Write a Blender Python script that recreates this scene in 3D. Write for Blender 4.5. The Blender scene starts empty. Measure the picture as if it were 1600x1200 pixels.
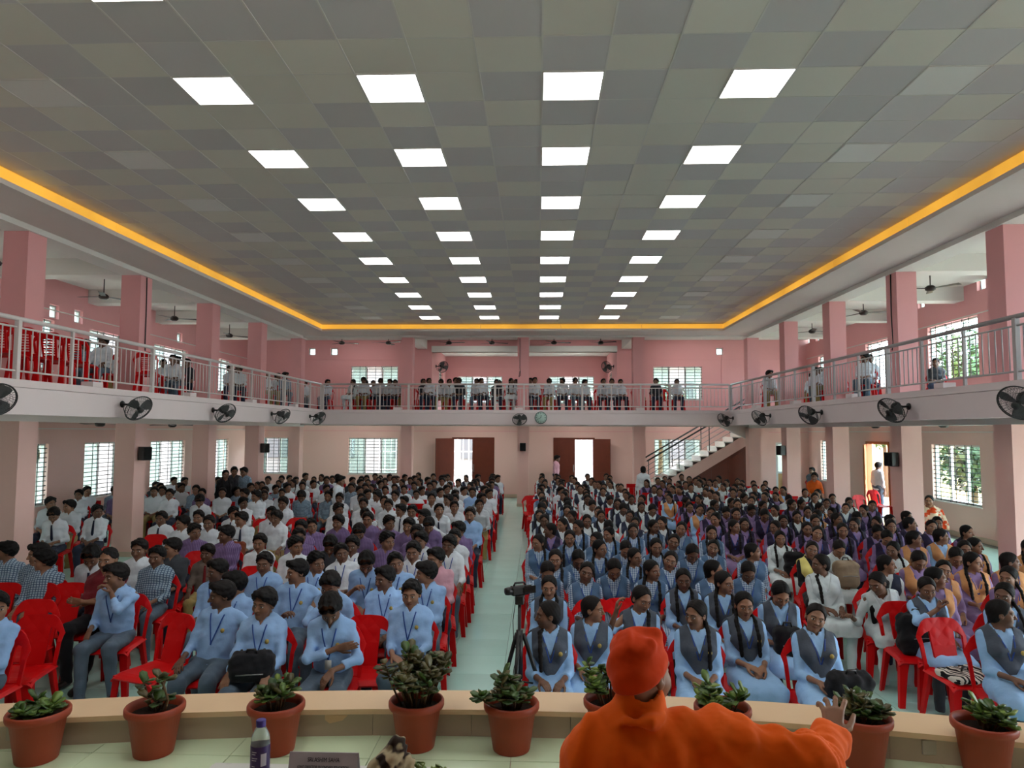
import bpy, bmesh, math, random
import numpy as np
from mathutils import Vector, Matrix
random.seed(7)
SC = bpy.context.scene
COL = SC.collection
# ------------------------------------------------------------------ camera, sky, sun, exposure
ZC = 2.5                                   # eye height of the photographer, standing on the stage
cam = bpy.data.cameras.new('camera'); cam.sensor_width = 36.; cam.lens = 36. * 1111.5 / 1600; cam.clip_start = .05; cam.clip_end = 400
cam_ob = bpy.data.objects.new('camera', cam); COL.objects.link(cam_ob)
YAW, PIT, ROL = .0363, .0658, -.0036
cam_ob.matrix_world = Matrix.Translation((0, 0, ZC)) @ Matrix.Rotation(YAW, 4, 'Z') @ Matrix.Rotation(math.pi / 2 + PIT, 4, 'X') @ Matrix.Rotation(-ROL, 4, 'Z')
SC.camera = cam_ob
SC.view_settings.view_transform = 'Standard'; SC.view_settings.look = 'None'
SC.view_settings.gamma = 1; SC.view_settings.use_curve_mapping = False
SC.view_settings.exposure = EXPOSURE = -.02
W = bpy.data.worlds.new('sky'); SC.world = W; W.use_nodes = True
_nt = W.node_tree; _bg = _nt.nodes['Background']
_sky = _nt.nodes.new('ShaderNodeTexSky'); _sky.sky_type = 'NISHITA'; _sky.sun_disc = False
_sky.sun_elevation = math.radians(52); _sky.sun_rotation = math.radians(-70); _sky.air_density = 1.; _sky.dust_density = 3.
_mx = _nt.nodes.new('ShaderNodeMix'); _mx.data_type = 'RGBA'; _mx.inputs['Factor'].default_value = .65
_nt.links.new(_sky.outputs[0], _mx.inputs['A']); _mx.inputs['B'].default_value = (6.9, 7.6, 8.5, 1)     # thin bright overcast
_nt.links.new(_mx.outputs['Result'], _bg.inputs['Color']); _bg.inputs['Strength'].default_value = SKY = 2.6
sun = bpy.data.lights.new('sun', 'SUN'); sun.energy = 9.; sun.angle = .03; sun.color = (1, .95, .87)
sun_ob = bpy.data.objects.new('sun', sun); COL.objects.link(sun_ob); sun_ob.rotation_euler = (math.radians(25), 0, math.radians(115))
def lamp(name, loc, rot, sx, sy, e, col):
    l = bpy.data.lights.new(name, 'AREA'); l.shape = 'RECTANGLE'; l.size = sx; l.size_y = sy; l.energy = e; l.color = col
    o = bpy.data.objects.new(name, l); COL.objects.link(o); o.location = loc; o.rotation_euler = rot
for x in (-4.5, -1.5, 1.5, 4.5): lamp('front_fill', (x, 3.0, 5.6), (math.radians(40), 0, 0), .6, .3, 24, (1, .98, .95))  # unseen fill lamps, added to brighten the front rows
for x in (-6.6, -2.4, 1.6, 5.6):                # unseen fill lamps added behind the rear beams to brighten the back walls
    lamp('rear_fill', (x, 25.7, 5.9), (math.radians(12), 0, 0), 1.2, .08, 9, (1, .98, .95))
    lamp('rear_fill', (x, 25.4, 2.96), (math.radians(14), 0, 0), 1.2, .08, 15, (1, .97, .93))
PANEL = 6.8                                # ceiling panels
# ------------------------------------------------------------------ pixels of the photograph to places
_R = cam_ob.matrix_world.to_3x3()
def ray(px, py): return np.array(_R @ Vector(((px - 800) / 1111.5, (600 - py) / 1111.5, -1)))
def atz(px, py, z):
    d = ray(px, py); t = (z - ZC) / d[2]; return d * t + np.array([0, 0, ZC])
def aty(px, py, y):
    d = ray(px, py); return d * (y / d[1]) + np.array([0, 0, ZC])
def atx(px, py, x):
    d = ray(px, py); return d * (x / d[0]) + np.array([0, 0, ZC])
# ------------------------------------------------------------------ objects
def ob(name, me, parent=None, loc=None, rz=None, mat=None):
    o = bpy.data.objects.new(name, me); COL.objects.link(o)
    if parent is not None: o.parent = parent
    if loc is not None: o.location = loc
    if rz is not None: o.rotation_euler = (0, 0, rz)
    if mat is not None:
        if len(me.materials) == 0: me.materials.append(mat)
        else: o.material_slots[0].link = 'OBJECT'; o.material_slots[0].material = mat
    return o
def tag(o, label=None, cat=None, group=None, kind=None):
    for k, v in (('label', label), ('category', cat), ('group', group), ('kind', kind)):
        if v: o[k] = v
    return o
def empty(name, loc=(0, 0, 0), rz=0):
    o = bpy.data.objects.new(name, None); COL.objects.link(o); o.location = loc; o.rotation_euler = (0, 0, rz); o.empty_display_size = .1; return o
def copy_tree(o, parent=None):
    c = o.copy(); COL.objects.link(c)
    if parent is not None: c.parent = parent
    for ch in list(o.children): copy_tree(ch, c)
    return c
class MB:
    """collects shapes into one mesh"""
    def __init__(s): s.v = []; s.f = []; s.m = []; s.sm = []
    def add(s, V, F, m=0, smooth=False):
        b = len(s.v); s.v.extend([tuple(map(float, x)) for x in V]); s.f.extend([tuple(b + int(i) for i in f) for f in F]); s.m.extend([m] * len(F)); s.sm.extend([smooth] * len(F)); return s
    def box(s, lo, hi, m=0, bev=0.):
        (x0, y0, z0), (x1, y1, z1) = lo, hi
        if bev <= 0:
            V = [(x, y, z) for z in (z0, z1) for y in (y0, y1) for x in (x0, x1)]
            F = [(0, 2, 3, 1), (4, 5, 7, 6), (0, 1, 5, 4), (1, 3, 7, 5), (3, 2, 6, 7), (2, 0, 4, 6)]
            return s.add(V, F, m)
        b = bev; X = (x0, x1); Y = (y0, y1); Z = (z0, z1); V = []; idx = {}
        for i in (0, 1):
            for j in (0, 1):
                for k in (0, 1):
                    c = (X[i], Y[j], Z[k]); sg = (1 - 2 * i, 1 - 2 * j, 1 - 2 * k)
                    for a in range(3):
                        p = list(c)
                        for t in range(3):
                            if t != a: p[t] += sg[t] * b
                        idx[i, j, k, a] = len(V); V.append(p)
        F = []
        def fc(q):
            F.append(q)
        for k in (0, 1): fc([idx[0, 0, k, 2], idx[1, 0, k, 2], idx[1, 1, k, 2], idx[0, 1, k, 2]][::1 if k else -1])
        for j in (0, 1): fc([idx[0, j, 0, 1], idx[0, j, 1, 1], idx[1, j, 1, 1], idx[1, j, 0, 1]][::1 if j else -1])
        for i in (0, 1): fc([idx[i, 0, 0, 0], idx[i, 1, 0, 0], idx[i, 1, 1, 0], idx[i, 0, 1, 0]][::1 if i else -1])
        for i in (0, 1):
            for j in (0, 1): fc([idx[i, j, 0, 0], idx[i, j, 0, 1], idx[i, j, 1, 1], idx[i, j, 1, 0]][::1 if (i + j) % 2 == 0 else -1])
            for k in (0, 1): fc([idx[i, 0, k, 0], idx[i, 1, k, 0], idx[i, 1, k, 2], idx[i, 0, k, 2]][::1 if 0 else -1] if 0 else [idx[i, 0, k, 2], idx[i, 1, k, 2], idx[i, 1, k, 0], idx[i, 0, k, 0]])
        for j in (0, 1):
            for k in (0, 1): fc([idx[0, j, k, 1], idx[1, j, k, 1], idx[1, j, k, 2], idx[0, j, k, 2]])
        for i in (0, 1):
            for j in (0, 1):
                for k in (0, 1): fc([idx[i, j, k, 0], idx[i, j, k, 1], idx[i, j, k, 2]])
        return s.add(V, F, m)
    def tube(s, pts, r, n=8, m=0, cap=True, smooth=True, closed=False):
        pts = [Vector(p) for p in pts]; k = len(pts); V = []; up = None
        rr = r if isinstance(r, (list, tuple)) else [r] * k
        for i, p in enumerate(pts):
            if closed: t = pts[(i + 1) % k] - pts[i - 1]
            else: t = pts[min(i + 1, k - 1)] - pts[max(i - 1, 0)]
            t.normalize()
            if up is None: up = Vector((0, 0, 1)) if abs(t.z) < .9 else Vector((1, 0, 0))
            a = t.cross(up).normalized(); b = a.cross(t).normalized(); up = b
            V += [p + (a * math.cos(2 * math.pi * j / n) + b * math.sin(2 * math.pi * j / n)) * rr[i] for j in range(n)]
        F = [(i * n + j, i * n + (j + 1) % n, ((i + 1) % k) * n + (j + 1) % n, ((i + 1) % k) * n + j) for i in range(k if closed else k - 1) for j in range(n)]
        if cap and not closed: F += [tuple(range(n))[::-1], tuple(range((k - 1) * n, k * n))]
        return s.add(V, F, m, smooth)
    def lathe(s, prof, n=24, c=(0, 0, 0), m=0, smooth=True, axis='z', cap=True):
        V = []
        for r, z in prof:
            for j in range(n):
                a = 2 * math.pi * j / n
                q = (r * math.cos(a), r * math.sin(a), z)
                if axis == 'y': q = (q[0], q[2], q[1])
                if axis == 'x': q = (q[2], q[0], q[1])
                V.append((q[0] + c[0], q[1] + c[1], q[2] + c[2]))
        k = len(prof)
        F = [(i * n + j, i * n + (j + 1) % n, (i + 1) * n + (j + 1) % n, (i + 1) * n + j) for i in range(k - 1) for j in range(n)]
        if cap: F += [tuple(range(n))[::-1], tuple(range((k - 1) * n, k * n))]
        return s.add(V, F, m, smooth)
    def quad(s, a, b, c, d, m=0): return s.add([a, b, c, d], [(0, 1, 2, 3)], m)
    def prism(s, poly, ax, lo, hi, m=0):
        """polygon in the plane across axis ax, from lo to hi along it"""
        def pt(u, v, w): return {'x': (w, u, v), 'y': (u, w, v), 'z': (u, v, w)}[ax]
        n = len(poly); V = [pt(u, v, lo) for u, v in poly] + [pt(u, v, hi) for u, v in poly]
        F = [(i, (i + 1) % n, n + (i + 1) % n, n + i) for i in range(n)] + [tuple(range(n))[::-1], tuple(range(n, 2 * n))]
        return s.add(V, F, m)
    def mesh(s, name, mats=(), fix=True):
        me = bpy.data.meshes.new(name); me.from_pydata(s.v, [], s.f)
        for x in mats: me.materials.append(x)
        me.polygons.foreach_set('material_index', s.m); me.polygons.foreach_set('use_smooth', s.sm)
        if fix:
            b = bmesh.new(); b.from_mesh(me); bmesh.ops.recalc_face_normals(b, faces=b.faces); b.to_mesh(me); b.free()
        me.update(); return me
    def build(s, name, mats, parent=None, loc=None, rz=None, fix=True):
        if not isinstance(mats, (list, tuple)): mats = [mats]
        return ob(name, s.mesh(name, mats, fix), parent, loc, rz)
# ------------------------------------------------------------------ procedural materials
def lin(c):
    """sRGB 0..255 to linear"""
    return tuple((x / 255 / 12.92 if x / 255 <= .04045 else ((x / 255 + .055) / 1.055) ** 2.4) for x in c[:3])
class NX:
    """tiny expression builder over shader math nodes"""
    def __init__(s, nt, sock): s.nt = nt; s.s = sock
    def _op(s, op, *a, clamp=False):
        n = s.nt.nodes.new('ShaderNodeMath'); n.operation = op; n.use_clamp = clamp
        for i, x in enumerate((s,) + a):
            if isinstance(x, NX): s.nt.links.new(x.s, n.inputs[i])
            else: n.inputs[i].default_value = x
        return NX(s.nt, n.outputs[0])
    def __add__(s, o): return s._op('ADD', o)
    def __sub__(s, o): return s._op('SUBTRACT', o)
    def __mul__(s, o): return s._op('MULTIPLY', o)
    def __truediv__(s, o): return s._op('DIVIDE', o)
    def abs(s): return s._op('ABSOLUTE')
    def sq(s): return s._op('MULTIPLY', s)
    def lt(s, o): return s._op('LESS_THAN', o)
    def gt(s, o): return s._op('GREATER_THAN', o)
    def pw(s, o): return s._op('POWER', o)
    def frac(s): return s._op('FRACT')
    def fl(s): return s._op('FLOOR')
    def mx(s, o): return s._op('MAXIMUM', o)
    def mn(s, o): return s._op('MINIMUM', o)
    def soft(s, edge, w):
        """1 below edge, 0 above, over a width w"""
        return ((s * (-1. / w)) + (edge / w + .5))._op('ADD', 0., clamp=True)
class M:
    """a material under construction"""
    def __init__(s, name, rough=.6, spec=.4, metal=0.):
        s.m = bpy.data.materials.new(name); s.m.use_nodes = True; s.nt = s.m.node_tree; s.b = s.nt.nodes['Principled BSDF']
        s.b.inputs['Roughness'].default_value = rough; s.b.inputs['Specular IOR Level'].default_value = spec; s.b.inputs['Metallic'].default_value = metal
    def n(s, t, **k):
        n = s.nt.nodes.new(t)
        for a, v in k.items():
            if a in n.inputs: n.inputs[a].default_value = v
            else: setattr(n, a, v)
        return n
    def l(s, a, b): s.nt.links.new(a.s if isinstance(a, NX) else a, b)
    def obj(s):
        if not hasattr(s, '_tc'): s._tc = s.n('ShaderNodeTexCoord')
        return s._tc.outputs['Object']
    def xyz(s, sock=None):
        n = s.n('ShaderNodeSeparateXYZ'); s.l(sock or s.obj(), n.inputs[0]); return [NX(s.nt, o) for o in n.outputs]
    def noise(s, scale, detail=3., rough=.55, vec=None, out='Fac'):
        n = s.n('ShaderNodeTexNoise', Scale=scale, Detail=detail, Roughness=rough); s.l(vec or s.obj(), n.inputs['Vector']); return NX(s.nt, n.outputs[out])
    def rnd(s):
        n = s.n('ShaderNodeObjectInfo'); return NX(s.nt, n.outputs['Random'])
    def mix(s, f, a, b):
        n = s.n('ShaderNodeMix', data_type='RGBA')
        for x, k in ((f, 'Factor'), (a, 'A'), (b, 'B')):
            i = [q for q in n.inputs if q.name == k and (q.type == 'RGBA' if k != 'Factor' else q.type == 'VALUE')][0]
            if isinstance(x, NX): s.l(x, i)
            elif hasattr(x, 'is_linked'): s.nt.links.new(x, i)
            elif k == 'Factor': i.default_value = x
            else: i.default_value = (*x, 1)
        return n.outputs[2]
    def scale(s, col, f):
        n = s.n('ShaderNodeMix', data_type='RGBA', blend_type='MULTIPLY'); n.inputs[0].default_value = 1
        if hasattr(col, 'is_linked'): s.nt.links.new(col, n.inputs[6])
        else: n.inputs[6].default_value = (*col, 1)
        s.l(f, n.inputs[7]); return n.outputs[2]
    def color(s, c):
        if hasattr(c, 'is_linked'): s.nt.links.new(c, s.b.inputs['Base Color'])
        else: s.b.inputs['Base Color'].default_value = (*c, 1)
        return s
    def bump(s, h, dist=.002, strength=.5):
        n = s.n('ShaderNodeBump', Strength=strength, Distance=dist); s.l(h, n.inputs['Height']); s.nt.links.new(n.outputs[0], s.b.inputs['Normal']); return s
    def emit(s, c, st):
        s.b.inputs['Emission Color'].default_value = (*c, 1); s.b.inputs['Emission Strength'].default_value = st; return s
def plain(name, c, rough=.6, spec=.35, metal=0., var=0., vs=3., bump=0., bs=60., bd=.002):
    """a colour with optional mottling and fine relief"""
    x = M(name, rough, spec, metal); col = lin(c)
    if var: col = x.scale(col, x.noise(vs, 4.) * (2 * var) + (1 - var))
    x.color(col)
    if bump: x.bump(x.noise(bs, 4.), bd, bump)
    return x.m
# ------------------------------------------------------------------ skin, hair and cloth
def skin_mat(name, tones, moust=0., beard=0.):
    x = M(name, .5, .4)
    a = x.n('ShaderNodeAttribute', attribute_name='face_space'); X, Y, Z = x.xyz(a.outputs['Vector'])
    ax = X.abs(); front = Y.lt(-.03)
    col = x.mix(x.rnd(), lin(tones[0]), lin(tones[1]))
    col = x.scale(col, x.noise(14, 3.) * .3 + .85)
    def blob(cx, rx, z, rz, w=.3, sx=ax): return (((sx - cx) / rx).sq() + ((Z - z) / rz).sq()).soft(1., w) * front
    if beard: col = x.mix(blob(0, .062, -.085, .034, .5) * ((x.noise(300, 2.) * .8 + .3) * beard), col, lin((22, 16, 14)))
    if moust: col = x.mix(blob(0, .028, -.0445, .0065, .4) * moust, col, lin((18, 13, 12)))
    col = x.mix(blob(0, .0235, -.0585, .0085, .4) * .75, col, lin((96, 48, 44)))
    bz = Z - ((ax - .03).sq() * -14. + .0275)
    brow = bz.abs().soft(.0042, .002) * (ax - .031).abs().soft(.02, .004) * front
    col = x.mix(brow * .92, col, lin((20, 14, 12)))
    col = x.mix(blob(.031, .0165, .0045, .0085, .5) * .3, col, lin((40, 24, 18)))  # shade of the eye sockets painted into the skin
    col = x.mix(blob(.031, .0138, .0042, .0058, .2), col, lin((196, 190, 182)))
    col = x.mix(blob(.031, .0062, .0046, .0062, .2), col, lin((24, 14, 10)))
    col = x.mix(blob(.031, .016, .0098, .0018, .5) * .9, col, lin((16, 10, 9)))
    x.color(col); x.bump(x.noise(220, 3.), .0006, .35)
    return x.m
SKIN = [skin_mat('skin_young', ((100, 70, 54), (146, 106, 82))), skin_mat('skin_moustached', ((98, 68, 52), (140, 100, 76)), .8, .35), skin_mat('skin_older', ((134, 96, 72), (150, 108, 82)), .25)]
def hair_mat():
    x = M('black_hair', .62, .18); x.color(x.mix(x.rnd(), lin((9, 8, 8)), lin((22, 18, 17))))
    h = x.noise(420, 2.); x.bump(h, .0015, .5); return x.m
HAIR = hair_mat()
def cloth(name, c, rough=.85, var=.1, kind=None, c2=None, per=.03, duty=.5, rv=.12):
    x = M(name, rough, .2); base = lin(c)
    if kind:
        X, Y, Z = x.xyz()
        sx = (X * (1 / per)).frac().lt(duty); sz = ((Z + Y * .6) * (1 / per)).frac().lt(duty)
        if kind == 'check': base = x.mix(sx * .5 + sz * .5, base, lin(c2))
        elif kind == 'line': base = x.mix(sx.mx(sz), base, lin(c2))
        elif kind == 'stripe': base = x.mix(sx, base, lin(c2))
        elif kind == 'zebra':
            w = ((X + (Y * 9.)._op('SINE') * .02 + x.noise(8, 2.) * .05) * (1 / per)).frac().lt(duty); base = x.mix(w, base, lin(c2))
        elif kind == 'blot': base = x.mix(x.noise(per, 2.).soft(duty, .06), base, lin(c2))
    base = x.scale(base, x.rnd() * (2 * rv) + (1 - rv))
    base = x.scale(base, x.noise(7, 3.) * (2 * var) + (1 - var))
    x.color(base)
    x.b.inputs['Sheen Weight'].default_value = .08
    x.bump(x.noise(15, 2.) + x.noise(900, 1.) * .02, .014, .45)
    return x.m
C = {
 'blue': cloth('pale_blue_shirting', (146, 182, 226)), 'white': cloth('white_shirting', (206, 214, 222)),
 'purple': cloth('lilac_stripe_shirting', (128, 108, 150), kind='stripe', c2=(98, 80, 122), per=.022),
 'check': cloth('blue_check_shirting', (158, 180, 196), kind='line', c2=(62, 84, 112), per=.03, duty=.28),
 'gingham': cloth('blue_gingham', (186, 204, 220), kind='check', c2=(74, 104, 144), per=.026),
 'maroon': cloth('maroon_shirting', (104, 28, 36)), 'khaki': cloth('khaki_drill', (150, 132, 84)), 'grey_brown': cloth('taupe_shirting', (112, 100, 92)),
 'slate': cloth('slate_trouser_cloth', (84, 100, 116)), 'navy': cloth('navy_trouser_cloth', (44, 52, 72)), 'black': cloth('black_cloth', (24, 24, 28)), 'charcoal': cloth('charcoal_cloth', (58, 62, 68)),
 'vest_grey': cloth('slate_grey_stole', (74, 82, 94)), 'vest_blue': cloth('steel_blue_stole', (78, 106, 138)), 'vest_navy': cloth('dark_violet_stole', (42, 36, 62)), 'vest_tan': cloth('tan_stole', (200, 146, 98)),
 'lilac': cloth('lilac_kurta_cloth', (136, 116, 158)), 'paleblue': cloth('pale_blue_kurta_cloth', (148, 188, 230)), 'whitek': cloth('white_kurta_cloth', (206, 218, 222)), 'yellow': cloth('yellow_stole', (226, 216, 130)), 'pink': cloth('pink_shirting', (196, 150, 164)),
 'orange_shirt': cloth('orange_shirting', (206, 92, 26)), 'sari': cloth('orange_and_white_sari', (214, 74, 30), kind='blot', c2=(226, 206, 178), per=9., duty=.52), 'deep_saffron': cloth('deep_saffron_wool', (208, 62, 2), var=.08, rv=0.), 'saffron': cloth('saffron_cotton', (230, 94, 4), var=.08, rv=0.),
 'tie': cloth('navy_tie_cloth', (26, 32, 56), rough=.6), 'lanyard': cloth('blue_lanyard', (38, 74, 150), rough=.5), 'red_tie': cloth('red_tie_cloth', (120, 30, 34)),
 'zebra': cloth('zebra_print_cotton', (222, 216, 204), kind='zebra', c2=(20, 20, 22), per=.045, duty=.5), 'beige_bag': cloth('beige_canvas', (150, 132, 110)), 'brown_bag': cloth('rust_canvas', (120, 58, 36)),
}
SHOE = plain('black_shoe_leather', (22, 20, 20), .35, .5)
BADGE = plain('gold_embroidered_badge', (168, 148, 78), .7, var=.3, vs=120.)
CARD = plain('white_id_card', (226, 228, 222), .3); CARD_Y = plain('yellow_id_card', (214, 206, 110), .3)
# ------------------------------------------------------------------ sculpting: signed distances polygonised by surface nets
def v3(*a): return np.array(a, np.float32)
def smin(a, b, k):
    h = np.maximum(k - np.abs(a - b), 0) / k
    return np.minimum(a, b) - h * h * k * .25
def smax(a, b, k): return -smin(-a, -b, k)
def sph(p, c, r):
    q = p - c
    return np.sqrt((q * q).sum(1)) - r
def ell(p, c, r):
    q = (p - c) / r
    k0 = np.sqrt((q * q).sum(1)) + 1e-6
    q = q / r
    return k0 * (k0 - 1) / (np.sqrt((q * q).sum(1)) + 1e-6)
def cone(p, a, b, ra, rb):
    ba = b - a
    L = float(ba @ ba) + 1e-9
    q = p - a
    t = np.clip((q @ ba) / L, 0, 1)
    q = q - t[:, None] * ba
    return np.sqrt((q * q).sum(1)) - (ra + (rb - ra) * t)
def boxd(p, c, h, r):
    q = np.abs(p - c) - (h - r)
    return np.sqrt((np.maximum(q, 0) ** 2).sum(1)) + np.minimum(q.max(1), 0) - r
def wrinkle(p, f=26., a=.004, s=0.):
    x, y, z = p[:, 0], p[:, 1], p[:, 2]
    w = np.sin(f * (.6 * x + .5 * y + .9 * z) + 2.2 * np.sin(f * .37 * (z - x) + s) + s)
    w2 = np.sin(f * 1.7 * (z * .8 - x * .7 + y * .3) + 1.7 * np.sin(f * .5 * (x + y) - s))
    return a * (w * .6 + w2 * .4)

_ED = [(0, 1), (2, 3), (4, 5), (6, 7), (0, 2), (1, 3), (4, 6), (5, 7), (0, 4), (1, 5), (2, 6), (3, 7)]
_CO = np.array([[i & 1, i >> 1 & 1, i >> 2 & 1] for i in range(8)])
def nets(f, lo, hi, h, snap=1):
    """vertices, quads of the zero level of f inside the box lo..hi, cell size h"""
    lo = np.array(lo, np.float64); hi = np.array(hi, np.float64)
    B = 6; S = B * h
    n = np.ceil((hi - lo) / S).astype(int)
    bi = np.stack(np.meshgrid(*[np.arange(k) for k in n], indexing='ij'), -1).reshape(-1, 3)
    d = f((lo + (bi + .5) * S).astype(np.float32))
    bi = bi[np.abs(d) < S * 1.35]
    g = np.arange(B + 1)
    gi = np.stack(np.meshgrid(g, g, g, indexing='ij'), -1).reshape(-1, 3)
    pts = lo + (bi[:, None, :] * B + gi[None]) * h
    D = f(pts.reshape(-1, 3).astype(np.float32)).reshape(len(bi), B + 1, B + 1, B + 1)
    c8 = np.stack([D[:, a:a + B, b:b + B, c:c + B] for a, b, c in _CO], -1)
    sg = c8 < 0
    cnt = sg.sum(-1)
    w = np.nonzero((cnt > 0) & (cnt < 8))
    V = c8[w]; sgn = sg[w]
    cell = bi[w[0]] * B + np.stack(w[1:], -1)
    acc = np.zeros((len(V), 3)); m = np.zeros(len(V))
    for a, b in _ED:
        x = sgn[:, a] != sgn[:, b]
        t = np.where(x, V[:, a] / np.where(x, V[:, a] - V[:, b], 1), 0)[:, None]
        acc += np.where(x[:, None], _CO[a] + t * (_CO[b] - _CO[a]), 0); m += x
    P = lo + (cell + acc / m[:, None]) * h
    N = n * B + 2
    key = (cell[:, 0] * N[1] + cell[:, 1]) * N[2] + cell[:, 2]
    o = np.argsort(key); ks = key[o]
    st = [N[1] * N[2], N[2], 1]
    quads = []
    for ax in range(3):
        far = [1, 2, 4][ax]
        e = np.nonzero((sgn[:, 0] != sgn[:, far]) & (cell.min(1) > 0))[0]
        u, v = [(1, 2), (2, 0), (0, 1)][ax]
        q = []
        for k in (key[e], key[e] - st[u], key[e] - st[u] - st[v], key[e] - st[v]):
            i = np.minimum(np.searchsorted(ks, k), len(ks) - 1)
            q.append(np.where(ks[i] == k, o[i], -1))
        q = np.stack(q, -1)
        fl = ~sgn[e, 0]
        q[fl] = q[fl][:, ::-1]
        quads.append(q[(q >= 0).all(1)])
    Q = np.concatenate(quads)
    for _ in range(snap):
        pf = P.astype(np.float32); e = h * .3
        d0 = f(pf)
        gr = np.stack([(f(pf + v) - d0) / e for v in np.eye(3, dtype=np.float32) * e], -1)
        L = (gr * gr).sum(1) + 1e-4
        P = P - np.clip(d0 / L, -h, h)[:, None] * gr * .9
    return P.astype(np.float32), Q.astype(np.int32)
def largest(P, Q):
    """only the largest connected piece"""
    L = np.arange(len(P))
    while True:
        m = L[Q].min(1); n = L.copy()
        np.minimum.at(n, Q.ravel(), np.repeat(m, Q.shape[1])); n = n[n]
        if (n == L).all(): break
        L = n
    u, c = np.unique(L[Q[:, 0]], return_counts=True); k = u[c.argmax()]
    Q = Q[L[Q[:, 0]] == k]; used, inv = np.unique(Q, return_inverse=True)
    return P[used], inv.reshape(Q.shape).astype(np.int32)
def to_mesh(name, P, Q, mats=(), attr=None):
    me = bpy.data.meshes.new(name)
    me.vertices.add(len(P)); me.vertices.foreach_set('co', np.ascontiguousarray(P, np.float32).ravel())
    k = Q.shape[1]
    me.loops.add(len(Q) * k); me.loops.foreach_set('vertex_index', np.ascontiguousarray(Q, np.int32).ravel())
    me.polygons.add(len(Q)); me.polygons.foreach_set('loop_start', np.arange(0, len(Q) * k, k, dtype=np.int32))
    me.polygons.foreach_set('use_smooth', np.ones(len(Q), bool))
    if attr is not None:
        a = me.attributes.new('face_space', 'FLOAT_VECTOR', 'POINT')
        a.data.foreach_set('vector', np.ascontiguousarray(attr, np.float32).ravel())
    for m in mats: me.materials.append(m)
    me.update(calc_edges=True)
    return me

# ------------------------------------------------------------------ a human figure
def unit(a): return a / (np.linalg.norm(a) + 1e-9)
def rotm(yaw, pitch, roll):
    """columns: the axes of a head turned by yaw (to its own left, +), pitch (down, +), roll; it looks along -y"""
    y, p, r = (math.radians(a) for a in (yaw, pitch, roll))
    Rz = np.array([[math.cos(y), -math.sin(y), 0], [math.sin(y), math.cos(y), 0], [0, 0, 1]])
    Rx = np.array([[1, 0, 0], [0, math.cos(p), -math.sin(p)], [0, math.sin(p), math.cos(p)]])
    Ry = np.array([[math.cos(r), 0, math.sin(r)], [0, 1, 0], [-math.sin(r), 0, math.cos(r)]])
    return (Rz @ Rx @ Ry).astype(np.float32)
def head_sdf(q, fem):
    """q: points in head space, origin between the eyes' height and the head's middle"""
    d = ell(q, v3(0, .014, .03), v3(.073, .092, .085))
    d = smin(d, ell(q, v3(0, -.022, -.03), v3(.058 - .003 * fem, .06, .078)), .03)
    d = smin(d, cone(q, v3(0, -.025, -.062), v3(0, -.058, -.09), .043, .02 - .003 * fem), .03)
    ax = q * v3(1, 1, 1); ax[:, 0] = np.abs(ax[:, 0])                      # left and right at once
    d = smin(d, sph(ax, v3(.037, -.045, -.026), .028), .025)
    d = smin(d, cone(ax, v3(.006, -.079, .027), v3(.042, -.066, .026), .011, .01), .014)
    d = smax(d, -sph(ax, v3(.031, -.098, .006), .017), .014)
    d = smin(d, sph(ax, v3(.031, -.0715, .004), .0135), .003)
    d = smin(d, cone(q, v3(0, -.082, .014), v3(0, -.103, -.026), .007, .011), .012)
    d = smin(d, sph(ax, v3(.012, -.09, -.029), .008), .006)
    d = smin(d, cone(ax, v3(.0, -.0815, -.0525), v3(.02, -.074, -.054), .007, .003), .006)
    d = smin(d, cone(ax, v3(.0, -.0795, -.063), v3(.018, -.072, -.061), .0075, .003), .005)
    ear = ell(ax, v3(.075, .012, -.002), v3(.011, .02, .031))
    ear = smax(ear, -sph(ax, v3(.087, .005, .0), .011), .006)
    return smin(d, ear, .008)
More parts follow.
